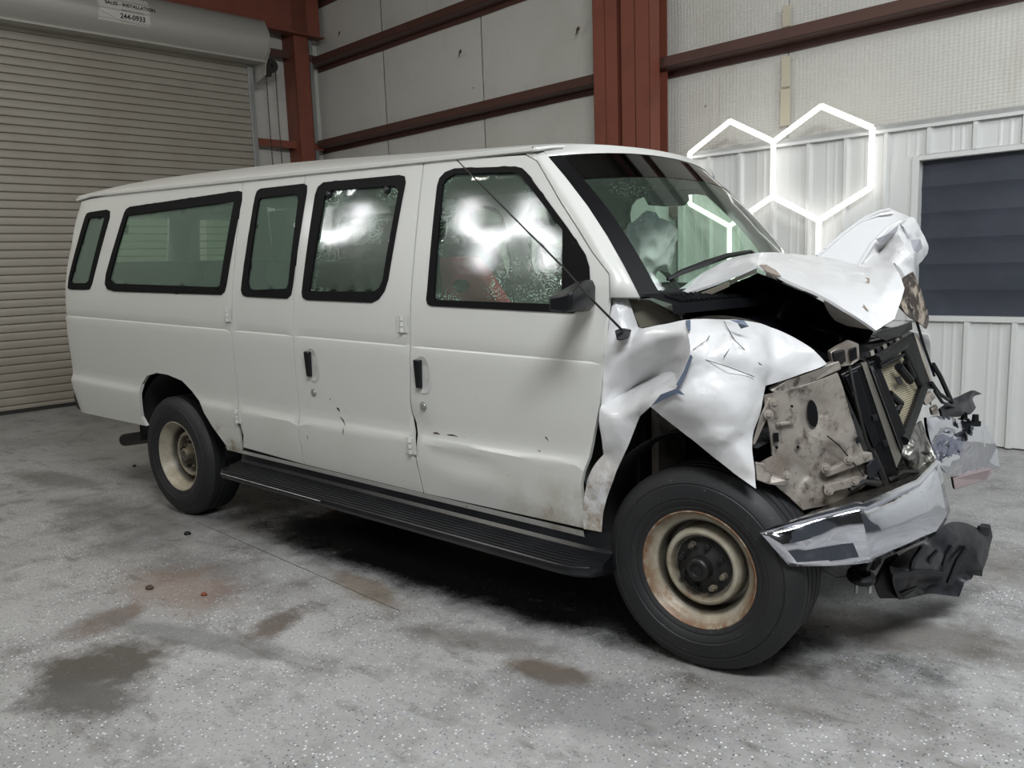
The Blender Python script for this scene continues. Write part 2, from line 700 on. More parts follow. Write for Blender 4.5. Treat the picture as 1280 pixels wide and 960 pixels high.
door = empty('door_1', dp(.6, 0))
tag(door, kind='structure')
N0, N1, PITCHZ = -2.4, 3.30, .0925
g = G()
arc = [(-.004, 0), (.006, .004), (.0105, .012), (.0125, .045), (.0115, .078), (.008, .0865), (-.003, .0905), (-.012, .0905), (-.012, 0)]
proto = None
for k in range(47):
    if proto is None:
        g.extrude([dp(N0, z, o) for o, z in arc], NV * (N1 - N0))
        proto = g.build('slat', M_SLAT, door, ang=25, origin=dp(.6, 0))
    else:
        c = proto.copy()
        COL.objects.link(c)
        c.parent = door
        c.location = proto.location + Vector((0, 0, PITCHZ * k))
g = G()
g.box(N0, N1, -.02, .03, -.0, .045, D_)
g.build('bottom_bar', M_DARKSTEEL, door, smooth=False)
for n in (N1, N0 - .08):
    g = G()
    g.box(n, n + .075, -.05, .035, 0, 4.34, D_)
    g.build('door_guide', M_GALV, door, smooth=False, bevel=.004)
g = G()
hp = [(0, 4.30), (.30, 4.27), (.34, 4.275), (.345, 4.295), (.33, 4.31), (.40, 4.36), (.46, 4.45), (.48, 4.55), (.46, 4.66), (.40, 4.76), (.30, 4.82), (.15, 4.85), (0, 4.85)]
g.extrude([dp(N0 - .2, z, o) for o, z in hp], NV * (3.40 - N0 + .2))
g.build('roll_cover', M_HOODC, door, ang=32)
g = G()
g.extrude([dp(3.405, z, o) for o, z in ((0, 4.85), (.36, 4.8), (.47, 4.62), (.46, 4.4), (.33, 4.25), (.30, 4.12), (0, 4.05))], NV * .012)
g.build('end_plate', M_HOODC, door, smooth=False)

# chain hoist
ch = empty('chain_hoist', dp(3.6, 4.2, .1))
tag(ch, 'small dark chain hoist with two hanging chains beside the rolled door cover', 'hoist')
g = G()
g.box(3.42, 3.62, .02, .10, 4.22, 4.27, D_)
g.box(3.52, 3.60, .04, .14, 4.16, 4.34, D_)
g.build('hoist_bracket', M_DARKSTEEL, ch, smooth=False, bevel=.006)
g = G()
g.lathe([(.02, -.03), (.095, -.03), (.07, -.01), (.07, .01), (.095, .03), (.02, .03)], dp(3.60, 4.30, .12), DV, 20, True)
g.build('chain_wheel', M_DARKSTEEL, ch)
for n in (3.52, 3.665):
    g = G()
    z = 4.24
    k = 0
    while z > .9:
        w = DV if k % 2 else NV
        cc = dp(n + .002 * math.sin(z * 3), z, .12)
        g.tube([cc - w * .007 + Vector((0, 0, .02)), cc - w * .007 - Vector((0, 0, .02)), cc + w * .007 - Vector((0, 0, .02)), cc + w * .007 + Vector((0, 0, .02)), cc - w * .007 + Vector((0, 0, .02))], .0035, 3, False)
        z -= .036
        k += 1
    g.build('chain', M_DARKSTEEL, ch, smooth=False)

# maker's decal on the roll cover (flat print)
DEC = empty('door_decal', dp(1.65, 4.5, .486), None)
tag(DEC, 'faded white decal with black lettering and phone number on the roll cover', 'decal')


def cover_pt(n, h, lift=.002):
    """h: height on the front of the cover"""
    pr = [(.34, 4.275), (.40, 4.36), (.46, 4.45), (.48, 4.55), (.46, 4.66), (.40, 4.76), (.30, 4.82)]
    for (o0, z0), (o1, z1) in zip(pr[:-1], pr[1:]):
        if h <= z1:
            t = (h - z0) / (z1 - z0)
            return dp(n, h, o0 + (o1 - o0) * t + lift)
    return dp(n, h, .3)


g = G()
for n, h in ((1.42, 4.44), (1.42, 4.60)):
    pass
nn, hh = 8, 8
for i in range(nn + 1):
    for j in range(hh + 1):
        g.v.append(cover_pt(1.28 + .58 * i / nn, 4.42 + .30 * j / hh, .0022))
for i in range(nn):
    for j in range(hh):
        q = i * (hh + 1) + j
        g.f.append([q, q + hh + 1, q + hh + 2, q + 1])
g.build('decal_sheet', M_DECAL, DEC)


def lettering(name, body, n, h, size, m, parent, bold=.0, lift=.004):
    cu = bpy.data.curves.new(name, 'FONT')
    cu.body = body
    cu.size = size
    cu.extrude = .0006
    cu.offset = bold
    cu.align_x = 'CENTER'
    o = bpy.data.objects.new(name, cu)
    COL.objects.link(o)
    dg = bpy.context.evaluated_depsgraph_get()
    me = bpy.data.meshes.new_from_object(o.evaluated_get(dg))
    bpy.data.objects.remove(o)
    base = wloc(parent)
    # the cover faces the room: text runs along +NV seen from inside
    for v in me.vertices:
        p = cover_pt(n + v.co.x, h + v.co.y, lift) + DV * v.co.z
        v.co = p - base
    me.materials.clear()
    me.materials.append(m)
    q = bpy.data.objects.new(name, me)
    COL.objects.link(q)
    q.parent = parent
    return q


lettering('print_line', 'SALES - INSTALLATION', 1.645, 4.60, .055, M_TEXT, DEC, .0016)
lettering('print_line', 'SERVICE & PARTS', 1.66, 4.545, .034, M_TEXTL, DEC)
lettering('phone_number', '244-0933', 1.66, 4.468, .075, M_TEXT, DEC, .0018)
lettering('script_logo', 'Ch', 1.315, 4.66, .07, M_TEXTG, DEC)
g = G()
path = [cover_pt(1.30 + .40 * t, 4.625 + .085 * math.sin(t * 2.0), .006) for t in [i / 14 for i in range(15)]]
g.tube(path, [.002 + .008 * math.sin(math.pi * i / 14) for i in range(15)], 6)
g.build('swoosh', M_TEXTG, DEC)
g = G()
for a, b in (((1.29, 4.60), (1.29, 4.515)), ((1.29, 4.515), (1.53, 4.44)), ((1.53, 4.44), (1.855, 4.43)), ((1.855, 4.43), (1.855, 4.62))):
    g.tube([cover_pt(a[0] + (b[0] - a[0]) * t, a[1] + (b[1] - a[1]) * t, .003) for t in (0, .5, 1)], .0022, 4)
g.build('border_line', M_TEXTL, DEC, smooth=False)

# ---- the wall behind the viewer
wf = G()
wf.v = [DV * a + NV * FW + Vector((0, 0, z)) for a, z in ((-9.6, 0), (6, 0), (6, 5.75), (-9.6, 5.75))]
wf.f = [[0, 1, 2, 3]]
tag(wf.build('wall_front', plain('front_wall_vinyl', (112, 111, 106), .6), solid=.03), kind='structure')


# ---- honeycomb of LED tubes
def honeycomb(name, label, cells, to3d, rad, m, s0, z0, a, loc, ztop=99, zbot=-9):
    """cells: (column, row) on a pointy-top grid with side a"""
    o = empty(name, loc)
    tag(o, label, 'light')
    hw = a * .905
    seen = set()
    for c, r_ in cells:
        cx = s0 + hw * (2 * c + (r_ % 2))
        cz = z0 - r_ * 1.5 * a
        vs = [(cx, cz + a), (cx + hw, cz + a / 2), (cx + hw, cz - a / 2), (cx, cz - a), (cx - hw, cz - a / 2), (cx - hw, cz + a / 2)]
        for i in range(6):
            p, q = vs[i], vs[(i + 1) % 6]
            key = tuple(sorted(((round(p[0], 2), round(p[1], 2)), (round(q[0], 2), round(q[1], 2)))))
            if key in seen:
                continue
            seen.add(key)
            if min(p[1], q[1]) > ztop or min(p[1], q[1]) < zbot:
                continue
            g = G()
            P, Q = to3d(*p), to3d(*q)
            g.tube([P, Q], rad, 8)
            g.build('tube', m, o)
    return o


honeycomb('honeycomb_light', 'glowing white honeycomb tube light on the ribbed wall behind the hood', [(0, 0), (1, 0), (0, 1)], lambda s, z: wp(s, z, .11), .023, M_TUBE,
          -2.31, 2.2275, .4575, wp(-1.9, 1.1, .05))
honeycomb('honeycomb_light', 'white honeycomb tube light facing the van, mirrored in its side windows', [(0, 0), (0, 1), (-3, 0), (8, 0), (8, 1)],
          lambda s, z: DV * s + NV * (FW + .45) + Vector((0, 0, z)), .036, M_TUBE2, -4.05, 3.945, .45, DV * -2 + NV * (FW + .45) + Vector((0, 0, 2.4)), 4.16, 2.95)

# ------------------------------------------------------------------ the van
p_ = Mat('white_paint', (192, 192, 187), .30, 0, .5)
p_.b.inputs['Coat Weight'].default_value = .35
p_.b.inputs['Coat Roughness'].default_value = .12
xyz = p_.sep(True)
grime = p_.ramp(p_.noise(2.2, 6, .65), .45, .75)
low = p_.ramp(xyz[2], .95, .45)
p_.mixcol(p_.math('MULTIPLY', p_.math('MULTIPLY', grime, low), .5), (172, 168, 152))
rust = p_.ramp(p_.noise(5, 6, .7), .40, .60)
p_.mixcol(p_.math('MULTIPLY', rust, p_.math('MULTIPLY', p_.math('MULTIPLY', p_.ramp(xyz[2], .66, .50), p_.ramp(xyz[0], -1.0, -.55)), .75)), (120, 104, 78))
p_.mixcol(p_.math('MULTIPLY', p_.ramp(p_.noise(38, 3, .6), .70, .76), p_.ramp(xyz[2], 1.15, .55, 0, .75)), (82, 72, 58))
p_.mixcol(p_.math('MULTIPLY', p_.ramp(p_.noise(9, 4, .7), .46, .60), p_.math('MULTIPLY', p_.ramp(p_.math('ABSOLUTE', p_.math('ADD', xyz[0], 2.9)), .16, .05), p_.ramp(xyz[2], .66, .60, 0, .8))), (128, 116, 84))
M_PAINT = p_.m
p_ = Mat('crumpled_paint', (200, 200, 200), .30, 0, .5)
p_.b.inputs['Coat Weight'].default_value = .4
p_.b.inputs['Coat Roughness'].default_value = .12
xyz = p_.sep(True)
p_.mixcol(p_.math('MULTIPLY', p_.ramp(p_.noise(6, 6, .7), .42, .58), p_.ramp(xyz[2], .84, .60, 0, .9)), (126, 108, 80))
p_.mixcol(p_.math('MULTIPLY', p_.ramp(p_.noise(16, 5, .75, False, (1, 1, 2.5)), .70, .73), .85), (70, 72, 78))
p_.bump(p_.noise(9, 4, .5), .18, .02)
M_CRUMP = p_.m
M_GASK = plain('black_rubber', (8, 8, 9), .6, 0, .15)
M_PLAST = plain('black_plastic', (14, 15, 18), .38, 0, .4)
b_ = Mat('scuffed_black_plastic', (24, 25, 30), .4)
b_.mixcol(b_.ramp(b_.noise(8, 5, .7), .5, .75, 0, .6), (52, 52, 58))
M_SCUFF = b_.m
b_ = Mat('step_plastic', (17, 18, 21), .32)
b_.mixcol(b_.ramp(b_.noise(4, 5, .7), .5, .75, 0, .5), (40, 41, 45))
M_STEP = b_.m
M_BLACK = plain('engine_black', (8, 8, 10), .42, 0, .3)
M_WELL = plain('wheel_well', (14, 14, 15), .8)
M_TRIM = plain('interior_trim', (118, 124, 116), .7)
M_SEAT = plain('seat_cloth', (66, 70, 70), .85)
M_LINER = plain('headliner', (150, 152, 146), .9)
M_PRIMER = plain('blue_grey_primer', (84, 94, 112), .5)
M_REDP = plain('red_vinyl', (196, 44, 54), .5)
t_ = Mat('tyre_rubber', (19, 20, 22), .6)
t_.mixcol(t_.ramp(t_.noise(5, 5, .65), .45, .75, 0, .5), (38, 37, 35))
t_.mixcol(t_.ramp(t_.noise(60, 2, .5), .70, .76, 0, .35), (110, 106, 98))
M_TYRE = t_.m


def rim_mat(name, rusty):
    m = Mat(name, (160, 154, 138), .45, .1)
    m.mixcol(m.ramp(m.noise(7, 6, .7), .42, .66, 0, .8), (126, 114, 92))
    m.mixcol(m.ramp(m.noise(13, 6, .75), .58 if rusty else .64, .68 if rusty else .74, 0, .8), (112, 66, 34))
    oc_ = m.sep()
    ln = m.n('ShaderNodeCombineXYZ')
    m.l(oc_[0], ln.inputs[0])
    m.l(oc_[2], ln.inputs[1])
    le = m.n('ShaderNodeVectorMath', operation='LENGTH')
    m.l(ln.outputs[0], le.inputs[0])
    rad_ = le.outputs['Value']
    if rusty:
        m.mixcol(m.math('MULTIPLY', m.ramp(m.noise(16, 6, .75), .36, .52, 0, .9), m.ramp(rad_, .185, .216)), (112, 74, 46))
    m.mixcol(m.ramp(rad_, .128, .112, 0, .8), (70, 66, 58))
    m.mixcol(m.math('MULTIPLY', m.ramp(m.math('ABSOLUTE', m.math('SUBTRACT', rad_, .168)), .016, .006), .85), (44, 40, 36))  # groove between the rings: dirt, painted darker still to deepen its shading
    m.bump(m.noise(30, 4, .6), .3, .004)
    return m.m


M_RIMF, M_RIMR = rim_mat('rusty_rim', True), rim_mat('dusty_rim', False)
d_ = Mat('hub_iron', (66, 62, 56), .7, .1)
d_.mixcol(d_.ramp(d_.noise(14, 5, .7), .45, .65, 0, .9), (128, 118, 98))
M_HUB = d_.m
M_IRON = plain('greasy_iron', (30, 29, 28), .5, .3)
c_ = Mat('dented_chrome', (222, 224, 232), .10, 1.)
c_.rough(c_.ramp(c_.noise(12, 6, .75), .42, .72, .05, .20))
c_.bump(c_.noise(5, 3, .5), .10, .03)
M_CHROME = c_.m
g_ = Mat('bare_apron_metal', (150, 144, 136), .42, .25)
g_.mixcol(g_.ramp(g_.noise(6, 6, .7), .45, .68, 0, .8), (120, 108, 98))
g_.mixcol(g_.ramp(g_.noise(15, 5, .7), .52, .66, 0, .85), (70, 60, 54))
g_.bump(g_.noise(14, 4, .6), .3, .01)
M_APRON = g_.m
g_ = Mat('condenser_fins', (166, 158, 134), .5, .3)
wv = g_.n('ShaderNodeTexWave', wave_type='BANDS', bands_direction='Z')
wv.inputs['Scale'].default_value = 40
g_.l(g_.coord(), wv.inputs['Vector'])
g_.bump(wv.outputs['Fac'], .5, .004)
g_.mixcol(g_.ramp(g_.noise(6, 4, .6), .5, .7, 0, .5), (120, 112, 92))
M_FINS = g_.m


def glass(name, tint, wet=0., fog=0., refl=1., drops=0., dsc=130):
    """thin glass: tinted see-through sheet with a Fresnel reflection and water on it"""
    m = bpy.data.materials.new(name)
    m.use_nodes = True
    t = m.node_tree
    N, Lk = t.nodes.new, t.links.new
    t.nodes.remove(t.nodes['Principled BSDF'])
    out = t.nodes['Material Output']
    tr = N('ShaderNodeBsdfTransparent')
    tr.inputs[0].default_value = (*tint, 1)
    gl = N('ShaderNodeBsdfGlossy')
    gl.inputs['Roughness'].default_value = .03 + .06 * wet
    geo = N('ShaderNodeTexCoord')
    fz = N('ShaderNodeFresnel')
    fz.inputs[0].default_value = 1.5
    mul = N('ShaderNodeMath'); mul.operation = 'MULTIPLY_ADD'
    mul.inputs[1].default_value = refl
    mul.inputs[2].default_value = .02
    Lk(fz.outputs[0], mul.inputs[0])
    mix = N('ShaderNodeMixShader')
    Lk(mul.outputs[0], mix.inputs[0])
    Lk(tr.outputs[0], mix.inputs[1])
    Lk(gl.outputs[0], mix.inputs[2])
    last = mix
    if wet:
        vo = N('ShaderNodeTexVoronoi'); vo.inputs['Scale'].default_value = dsc
        no = N('ShaderNodeTexNoise'); no.inputs['Scale'].default_value = 4; no.inputs['Detail'].default_value = 5
        fi = N('ShaderNodeTexNoise'); fi.inputs['Scale'].default_value = 150; fi.inputs['Detail'].default_value = 3
        for q in (vo, no, fi):
            Lk(geo.outputs['Object'], q.inputs['Vector'])
        mr = N('ShaderNodeMapRange'); mr.inputs['From Min'].default_value = .36; mr.inputs['From Max'].default_value = .26
        Lk(vo.outputs['Distance'], mr.inputs['Value'])
        m2 = N('ShaderNodeMapRange'); m2.inputs['From Min'].default_value = .44; m2.inputs['From Max'].default_value = .56
        Lk(no.outputs['Fac'], m2.inputs['Value'])
        k = N('ShaderNodeMath'); k.operation = 'MULTIPLY'
        Lk(mr.outputs[0], k.inputs[0]); Lk(m2.outputs[0], k.inputs[1])
        bp = N('ShaderNodeBump'); bp.inputs['Strength'].default_value = .12 * wet; bp.inputs['Distance'].default_value = .0008
        Lk(fi.outputs['Fac'], bp.inputs['Height'])
        Lk(bp.outputs[0], gl.inputs['Normal'])
        df = N('ShaderNodeBsdfDiffuse'); df.inputs[0].default_value = (.58, .80, .63, 1)
        ml = N('ShaderNodeMath'); ml.operation = 'MULTIPLY_ADD'; ml.inputs[1].default_value = drops; ml.inputs[2].default_value = .015 * wet + fog
        Lk(k.outputs[0], ml.inputs[0])
        mx_ = N('ShaderNodeMixShader')
        Lk(ml.outputs[0], mx_.inputs[0]); Lk(last.outputs[0], mx_.inputs[1]); Lk(df.outputs[0], mx_.inputs[2])
        last = mx_
    Lk(last.outputs[0], out.inputs[0])
    return m


M_GLASS = glass('tinted_side_glass', (.66, .84, .71), .35, .13, refl=1.0)
M_GLASSW = glass('wet_side_glass', (.70, .84, .75), 1., .05, refl=2.6, drops=.7)
M_WIND = glass('windshield_glass', (.92, 1, .94), .35, .02, refl=.8, drops=.08, dsc=90)
M_TINT = glass('windshield_tint_band', (.05, .06, .09), 0, refl=1.)
M_FRIT = plain('black_frit', (6, 6, 8), .5, 0, .15)

SHEAR = .0296
YW = 2.0                                   # body width


def lz(p):                                 # world z -> body height
    return p.z + p.x * SHEAR


def bodyp(x, y, z):                        # body coordinates -> world (the body sits nose down)
    return Vector((x, y, z - x * SHEAR))


def zcrease(x):
    t = min(1, max(0, (x + 3.2) / 2.8))
    return .684 + .056 * t * t


PROFILE = [(.36, .05), (.405, .022), (.43, .014), (.50, .004), (.58, -.006), (.655, -.010), (.690, .006), (.73, .009), (.85, .004), (1.0, .000), (1.085, .001),
           (1.100, .004), (1.106, .013), (1.118, .010), (1.16, .010), (1.29, .022), (1.41, .042), (1.52, .068), (1.64, .094), (1.76, .120), (1.86, .144), (1.93, .168)]


def ys(z, x=-2.):
    zz = z
    c = zcrease(x)
    if .5 < z < .85:                       # slide the lower crease up towards the nose
        s = c - .690
        w = 1 - abs(z - .69) / .19 if abs(z - .69) < .19 else 0
        zz = z - s * max(0, w)
    if zz > 1.29:
        q = min(zz, 1.93) - 1.29
        return .022 + .17 * q + .0614 * q * q
    P = PROFILE
    if zz <= P[0][0]: return P[0][1]
    for (a, p), (b, q) in zip(P[:-1], P[1:]):
        if zz <= b:
            return p + (q - p) * (zz - a) / (b - a)
    return P[-1][1]


XC = -4.74
RC = .12


def rear_x(z):
    return XC + .10 * max(0, (z - 1.38) / .5) ** 1.5 + .03 * max(0, (.62 - z) / .2)


def bside(u, z, lift=0.):
    """point on the right flank: u runs along the van and round the rear corner"""
    xc = rear_x(z)
    y = ys(z, u)
    if u >= xc:
        return bodyp(u, y - lift, z)
    a = min(math.pi / 2, (xc - u) / RC)
    return bodyp(xc - (RC + lift) * math.sin(a), y + RC - (RC + lift) * math.cos(a), z)


def side(px, py):
    """photograph direction -> (x, z) on the right flank"""
    y = .02
    for _ in range(12):
        p = at(px, py, y)
        y = ys(lz(p), p.x)
    return (p.x, lz(p))


def sides(l):
    return [side(*p) for p in l]


VAN = empty('passenger_van', (-2.1, 1.0, 0))
tag(VAN, 'white passenger van with crushed nose, open hood and rusty front wheel', 'van')

ZROWS = sorted(set([p[0] for p in PROFILE] + [.54, .62, .64, .67, .70, .71, .74, .76, .79, .90, .95, 1.05, 1.22, 1.35, 1.47, 1.58, 1.70, 1.81, 1.90]))


def gridpts(outer, holes, step=.07, marg=.012):
    xs = [p[0] for p in outer]
    n = int((max(xs) - min(xs)) / step) + 1
    o = []
    for i in range(n + 1):
        x = min(xs) + (max(xs) - min(xs)) * i / n
        for z in ZROWS:
            ok = inpoly(x, z, outer) and not any(inpoly(x, z, h) for h in holes)
            if ok:
                for lp in [outer] + list(holes):
                    for k in range(len(lp)):
                        a, b = Vector(lp[k]), Vector(lp[(k + 1) % len(lp)])
                        d = b - a
                        t = max(0, min(1, (Vector((x, z)) - a).dot(d) / max(1e-9, d.length_squared)))
                        if (a + d * t - Vector((x, z))).length < marg:
                            ok = False
                            break
                    if not ok: break
            if ok: o.append((x, z))
    return o


def dens(loop, step=.05):
    o = []
    for i in range(len(loop)):
        a, b = loop[i], loop[(i + 1) % len(loop)]
        n = max(1, int(math.hypot(b[0] - a[0], b[1] - a[1]) / step))
        o += [(a[0] + (b[0] - a[0]) * k / n, a[1] + (b[1] - a[1]) * k / n) for k in range(n)]
    return o


def skin(name, outer, m, parent, holes=(), lift=0., solid=.02, soff=-1, dent=None, far=False, ang=24):
    outer = dens(outer)
    holes = [dens(h) for h in holes]
    v, f, s = cdt(outer, holes, gridpts(outer, holes))
    vv = []
    for p in v:
        l = lift + (dent(p[0], p[1]) if dent else 0)
        q = bside(p[0], p[1], l)
        if far:
            q.y = YW - q.y
        vv.append(q)
    # outward = towards -y
    ff = []
    for t in f:
        a, b, c = (vv[i] for i in t)
        nn = (b - a).cross(c - a)
        ff.append(t if (nn.y < 0) != far else t[::-1])
    me = add(name, vv, ff, m, parent, ang=ang, solid=0)
    if solid:                              # turn the pane edge inward
        md = me.modifiers.new('solid', 'SOLIDIFY')
        md.thickness, md.offset = solid, 0
        md.offset = -1 if me_outward(me) else 1
        es = me.modifiers.new('split', 'EDGE_SPLIT')
        es.split_angle = R(38)
    return me


def me_outward(o, far=False):
    s = sum(p.normal.y * p.area for p in o.data.polygons)
    return s < 0


def ringmesh(name, outer, inner, m, parent, lift, far=False, thick=.012):
    outer = dens(outer, .03)
    v, f, s = cdt(outer, [dens(inner, .03)])
    vv = [bside(p[0], p[1], lift) for p in v]
    if far:
        for q in vv: q.y = YW - q.y
    o = add(name, vv, f, m, parent, ang=40)
    md = o.modifiers.new('solid', 'SOLIDIFY')
    md.thickness, md.offset = thick, 0
    es = o.modifiers.new('split', 'EDGE_SPLIT')
    es.split_angle = R(38)
    return o


def pane(name, outline, m, parent, lift=-.012, far=False):
    outl = dens(outline, .04)
    pts = []
    xs = [p[0] for p in outl]; zs = [p[1] for p in outl]
    for i in range(1, 14):
        for j in range(1, 14):
            x, z = min(xs) + (max(xs) - min(xs)) * i / 14, min(zs) + (max(zs) - min(zs)) * j / 14
            if inpoly(x, z, outl): pts.append((x, z))
    v, f, s = cdt(outl, [], pts)
    vv = [bside(p[0], p[1], lift) for p in v]
    if far:
        for q in vv: q.y = YW - q.y
    return add(name, vv, f, m, parent, ang=180)


# window outlines read on the flank: (gasket outer, glass edge)
W1 = (sides([(85.3, 360), (86.7, 346), (106.4, 272.8), (109, 267), (113, 265.4), (134, 262.2), (137.6, 264), (137.4, 272), (115.6, 354), (112.5, 361.5), (108, 362.4), (91, 362.2), (87, 361.6)]),
      sides([(89, 351.6), (112, 272.8), (131.7, 271.0), (111.2, 351), (108, 354), (91, 354)]))
W2 = (sides([(131.7, 355), (133, 343), (156, 266), (158.5, 261.5), (163, 258.7), (299, 238.8), (302.8, 240), (302.6, 250), (283, 358), (281, 365), (276.6, 368.8), (143, 364.4), (134.5, 361.5)]),
      sides([(137.3, 349), (159.8, 269.6), (293.4, 251.6), (275.5, 357), (272, 359), (143.4, 354.6)]))
W3 = (sides([(301.9, 362.8), (303, 352), (319.5, 246), (322, 239), (326.5, 236), (380.6, 229.8), (384, 232), (383.8, 240), (366, 359), (364, 369), (359.5, 373.5), (308, 371), (303.5, 368.5)]),
      sides([(310, 353), (323.8, 252), (326.5, 247.8), (369, 242.8), (373, 245), (373.4, 252), (361, 355), (358.5, 361), (318, 362.6), (312, 360.5)]))
W4 = (sides([(377.8, 366), (379, 355), (394.6, 243.5), (398, 234), (405, 228.2), (500, 219), (506, 220.6), (507.3, 228), (485.5, 350), (481, 364), (474, 374), (465, 378.6), (384, 375.2), (379, 372.4)]),
      sides([(387, 364.2), (406.8, 244), (410, 239.6), (416, 238), (494, 232.6), (498, 234), (498.5, 241), (479, 350), (475, 359.5), (468, 364.8)]))
W5 = (sides([(533.5, 374), (535, 360), (547, 233), (550, 223), (557, 215.6), (569, 210.8), (645, 208.4), (653, 210.4), (659, 216), (710, 285), (732, 318), (737, 334), (738, 356), (735, 374), (727, 387), (716, 391.6), (540, 382.6), (535, 380.4)]),
      sides([(542.6, 371), (554, 231.6), (559, 223.6), (570, 217.8), (643, 215.8), (651, 218.6), (704, 288), (703, 380), (697, 380.4), (546, 375)]))
SAIL = sides([(704.6, 290), (710, 292), (730, 320), (734.6, 336), (735.4, 356), (732, 373), (726, 384), (704, 382)])

ZT = 1.915
# ---- panels of the flank
rb = side(97, 519)
arch = sides([(183, 532.5), (176.5, 521), (174, 502), (177, 480), (184, 469.5), (196, 466), (210, 468.6), (227.5, 476), (240, 489), (249, 501), (255, 516), (265, 532.5), (277.5, 550), (285.5, 560.5)])
xg0 = side(290, 400)[0]
gap0 = [(xg0 - .004, side(299, 511)[1]), ]


def vline(x, zs):
    return [(x, z) for z in zs]


def ue(z):
    return rear_x(z) - RC * math.pi / 2


quarter = [(ue(.44), .43), (ue(.44) + .05, .415), (-4.5, .42), arch[0]] + arch[1:] + \
          [(xg0 - .03, .420), (xg0 - .004, .60), (xg0 - .004, 1.2), (xg0 - .004, 1.6), (xg0 - .004, ZT)] + \
          [(-4.2, ZT), (-4.55, ZT - .015), (ue(ZT), ZT - .045), (ue(1.7), 1.7), (ue(1.5), 1.5), (ue(1.3), 1.3), (ue(1.1), 1.1), (ue(.8), .8)]
q_o = skin('quarter_panel', quarter, M_PAINT, VAN, holes=[W1[0], W2[0]])

g1 = sides([(365.0, 400), (373.6, 320.6), (394.5, 217.5)])
xg1a = sides([(366.6, 420), (374.8, 515), (379.7, 574)])
xg1 = sum(p[0] for p in xg1a) / 3
g2 = sides([(507.5, 430), (520, 330), (532.0, 206)])
g2l = sides([(509, 420), (512.6, 508.6), (517.5, 535), (519, 571), (529, 608.7)])
xg2t = sum(p[0] for p in g2) / 3


def dent_rear(x, z):
    d = 0
    return d


SILLZ = .425
DOORB = empty('cargo_door', bodyp(xg0, 0, 1.0), VAN)
cd1 = [(xg0 + .004, SILLZ + .02), (xg1 - .003, SILLZ + .005), (xg1 - .003, 1.0), (xg1 - .003, 1.5), (xg1 - .003, ZT), (xg0 + .004, ZT), (xg0 + .004, 1.5), (xg0 + .004, 1.0), (xg0 + .004, .7), (xg0 + .03, .52)]
skin('door_skin', cd1, M_PAINT, DOORB, holes=[W3[0]])
DOORC = empty('cargo_door', bodyp(xg1, 0, 1.0), VAN)
lower2 = [(g2l[4][0] - .01, SILLZ + .005), (g2l[3][0] - .004, .59), (g2l[2][0] - .006, .71), (g2l[1][0] - .006, .80), (xg2t - .004, 1.0)]
cd2 = [(xg1 + .003, SILLZ + .005)] + lower2 + [(xg2t - .004, 1.4), (xg2t - .004, ZT), (xg1 + .003, ZT), (xg1 + .003, 1.5), (xg1 + .003, 1.0)]
skin('door_skin', cd2, M_PAINT, DOORC, holes=[W4[0]])


def dent_door(x, z):
    """side-swiped lower front door: a shallow trough and a puckered rear edge"""
    d = 0
    a = math.hypot((x + 1.10) / .26, (z - .63) / .075)
    if a < 1: d -= .011 * (1 - a * a) ** 2
    a = math.hypot((x + .95) / .34, (z - .545) / .045)
    if a < 1: d += .008 * (1 - a * a) ** 2
    a = math.hypot((x + 1.36) / .07, (z - .73) / .12)
    if a < 1: d -= .020 * (1 - a * a)
    return d


DOORF = empty('front_door', bodyp(-.45, 0, 1.0), VAN)
fedge = sides([(729, 660), (726, 606), (736, 572), (749.5, 505), (752.5, 456), (761, 372), (760.5, 343)])
apil = sides([(739, 315), (720, 284), (700, 253), (680, 218), (670.5, 199.5)])
fd = [(g2l[4][0] + .0, SILLZ + .005), (fedge[0][0], fedge[0][1])] + fedge[1:] + apil[:-1] + [(apil[-1][0], 1.875), (apil[-1][0] - .06, ZT - .012), (-1.2, ZT), (xg2t + .004, ZT), (xg2t + .004, 1.0),
      (g2l[1][0] + .004, .80), (g2l[2][0] + .010, .70), (g2l[3][0] + .008, .59)]
skin('door_skin', fd, M_PAINT, DOORF, holes=[W5[0]], dent=dent_door)

for door_o, w, gm in ((VAN, W1, M_GLASS), (VAN, W2, M_GLASS), (DOORB, W3, M_GLASS), (DOORC, W4, M_GLASSW), (DOORF, W5, M_GLASSW)):
    gk = ringmesh('window_gasket', w[0], w[1], M_GASK, door_o, -.001)
    pane('window_pane', w[1], gm, door_o, -.006)
skin('mirror_sail', SAIL, M_PLAST, DOORF, lift=.004, solid=.01)

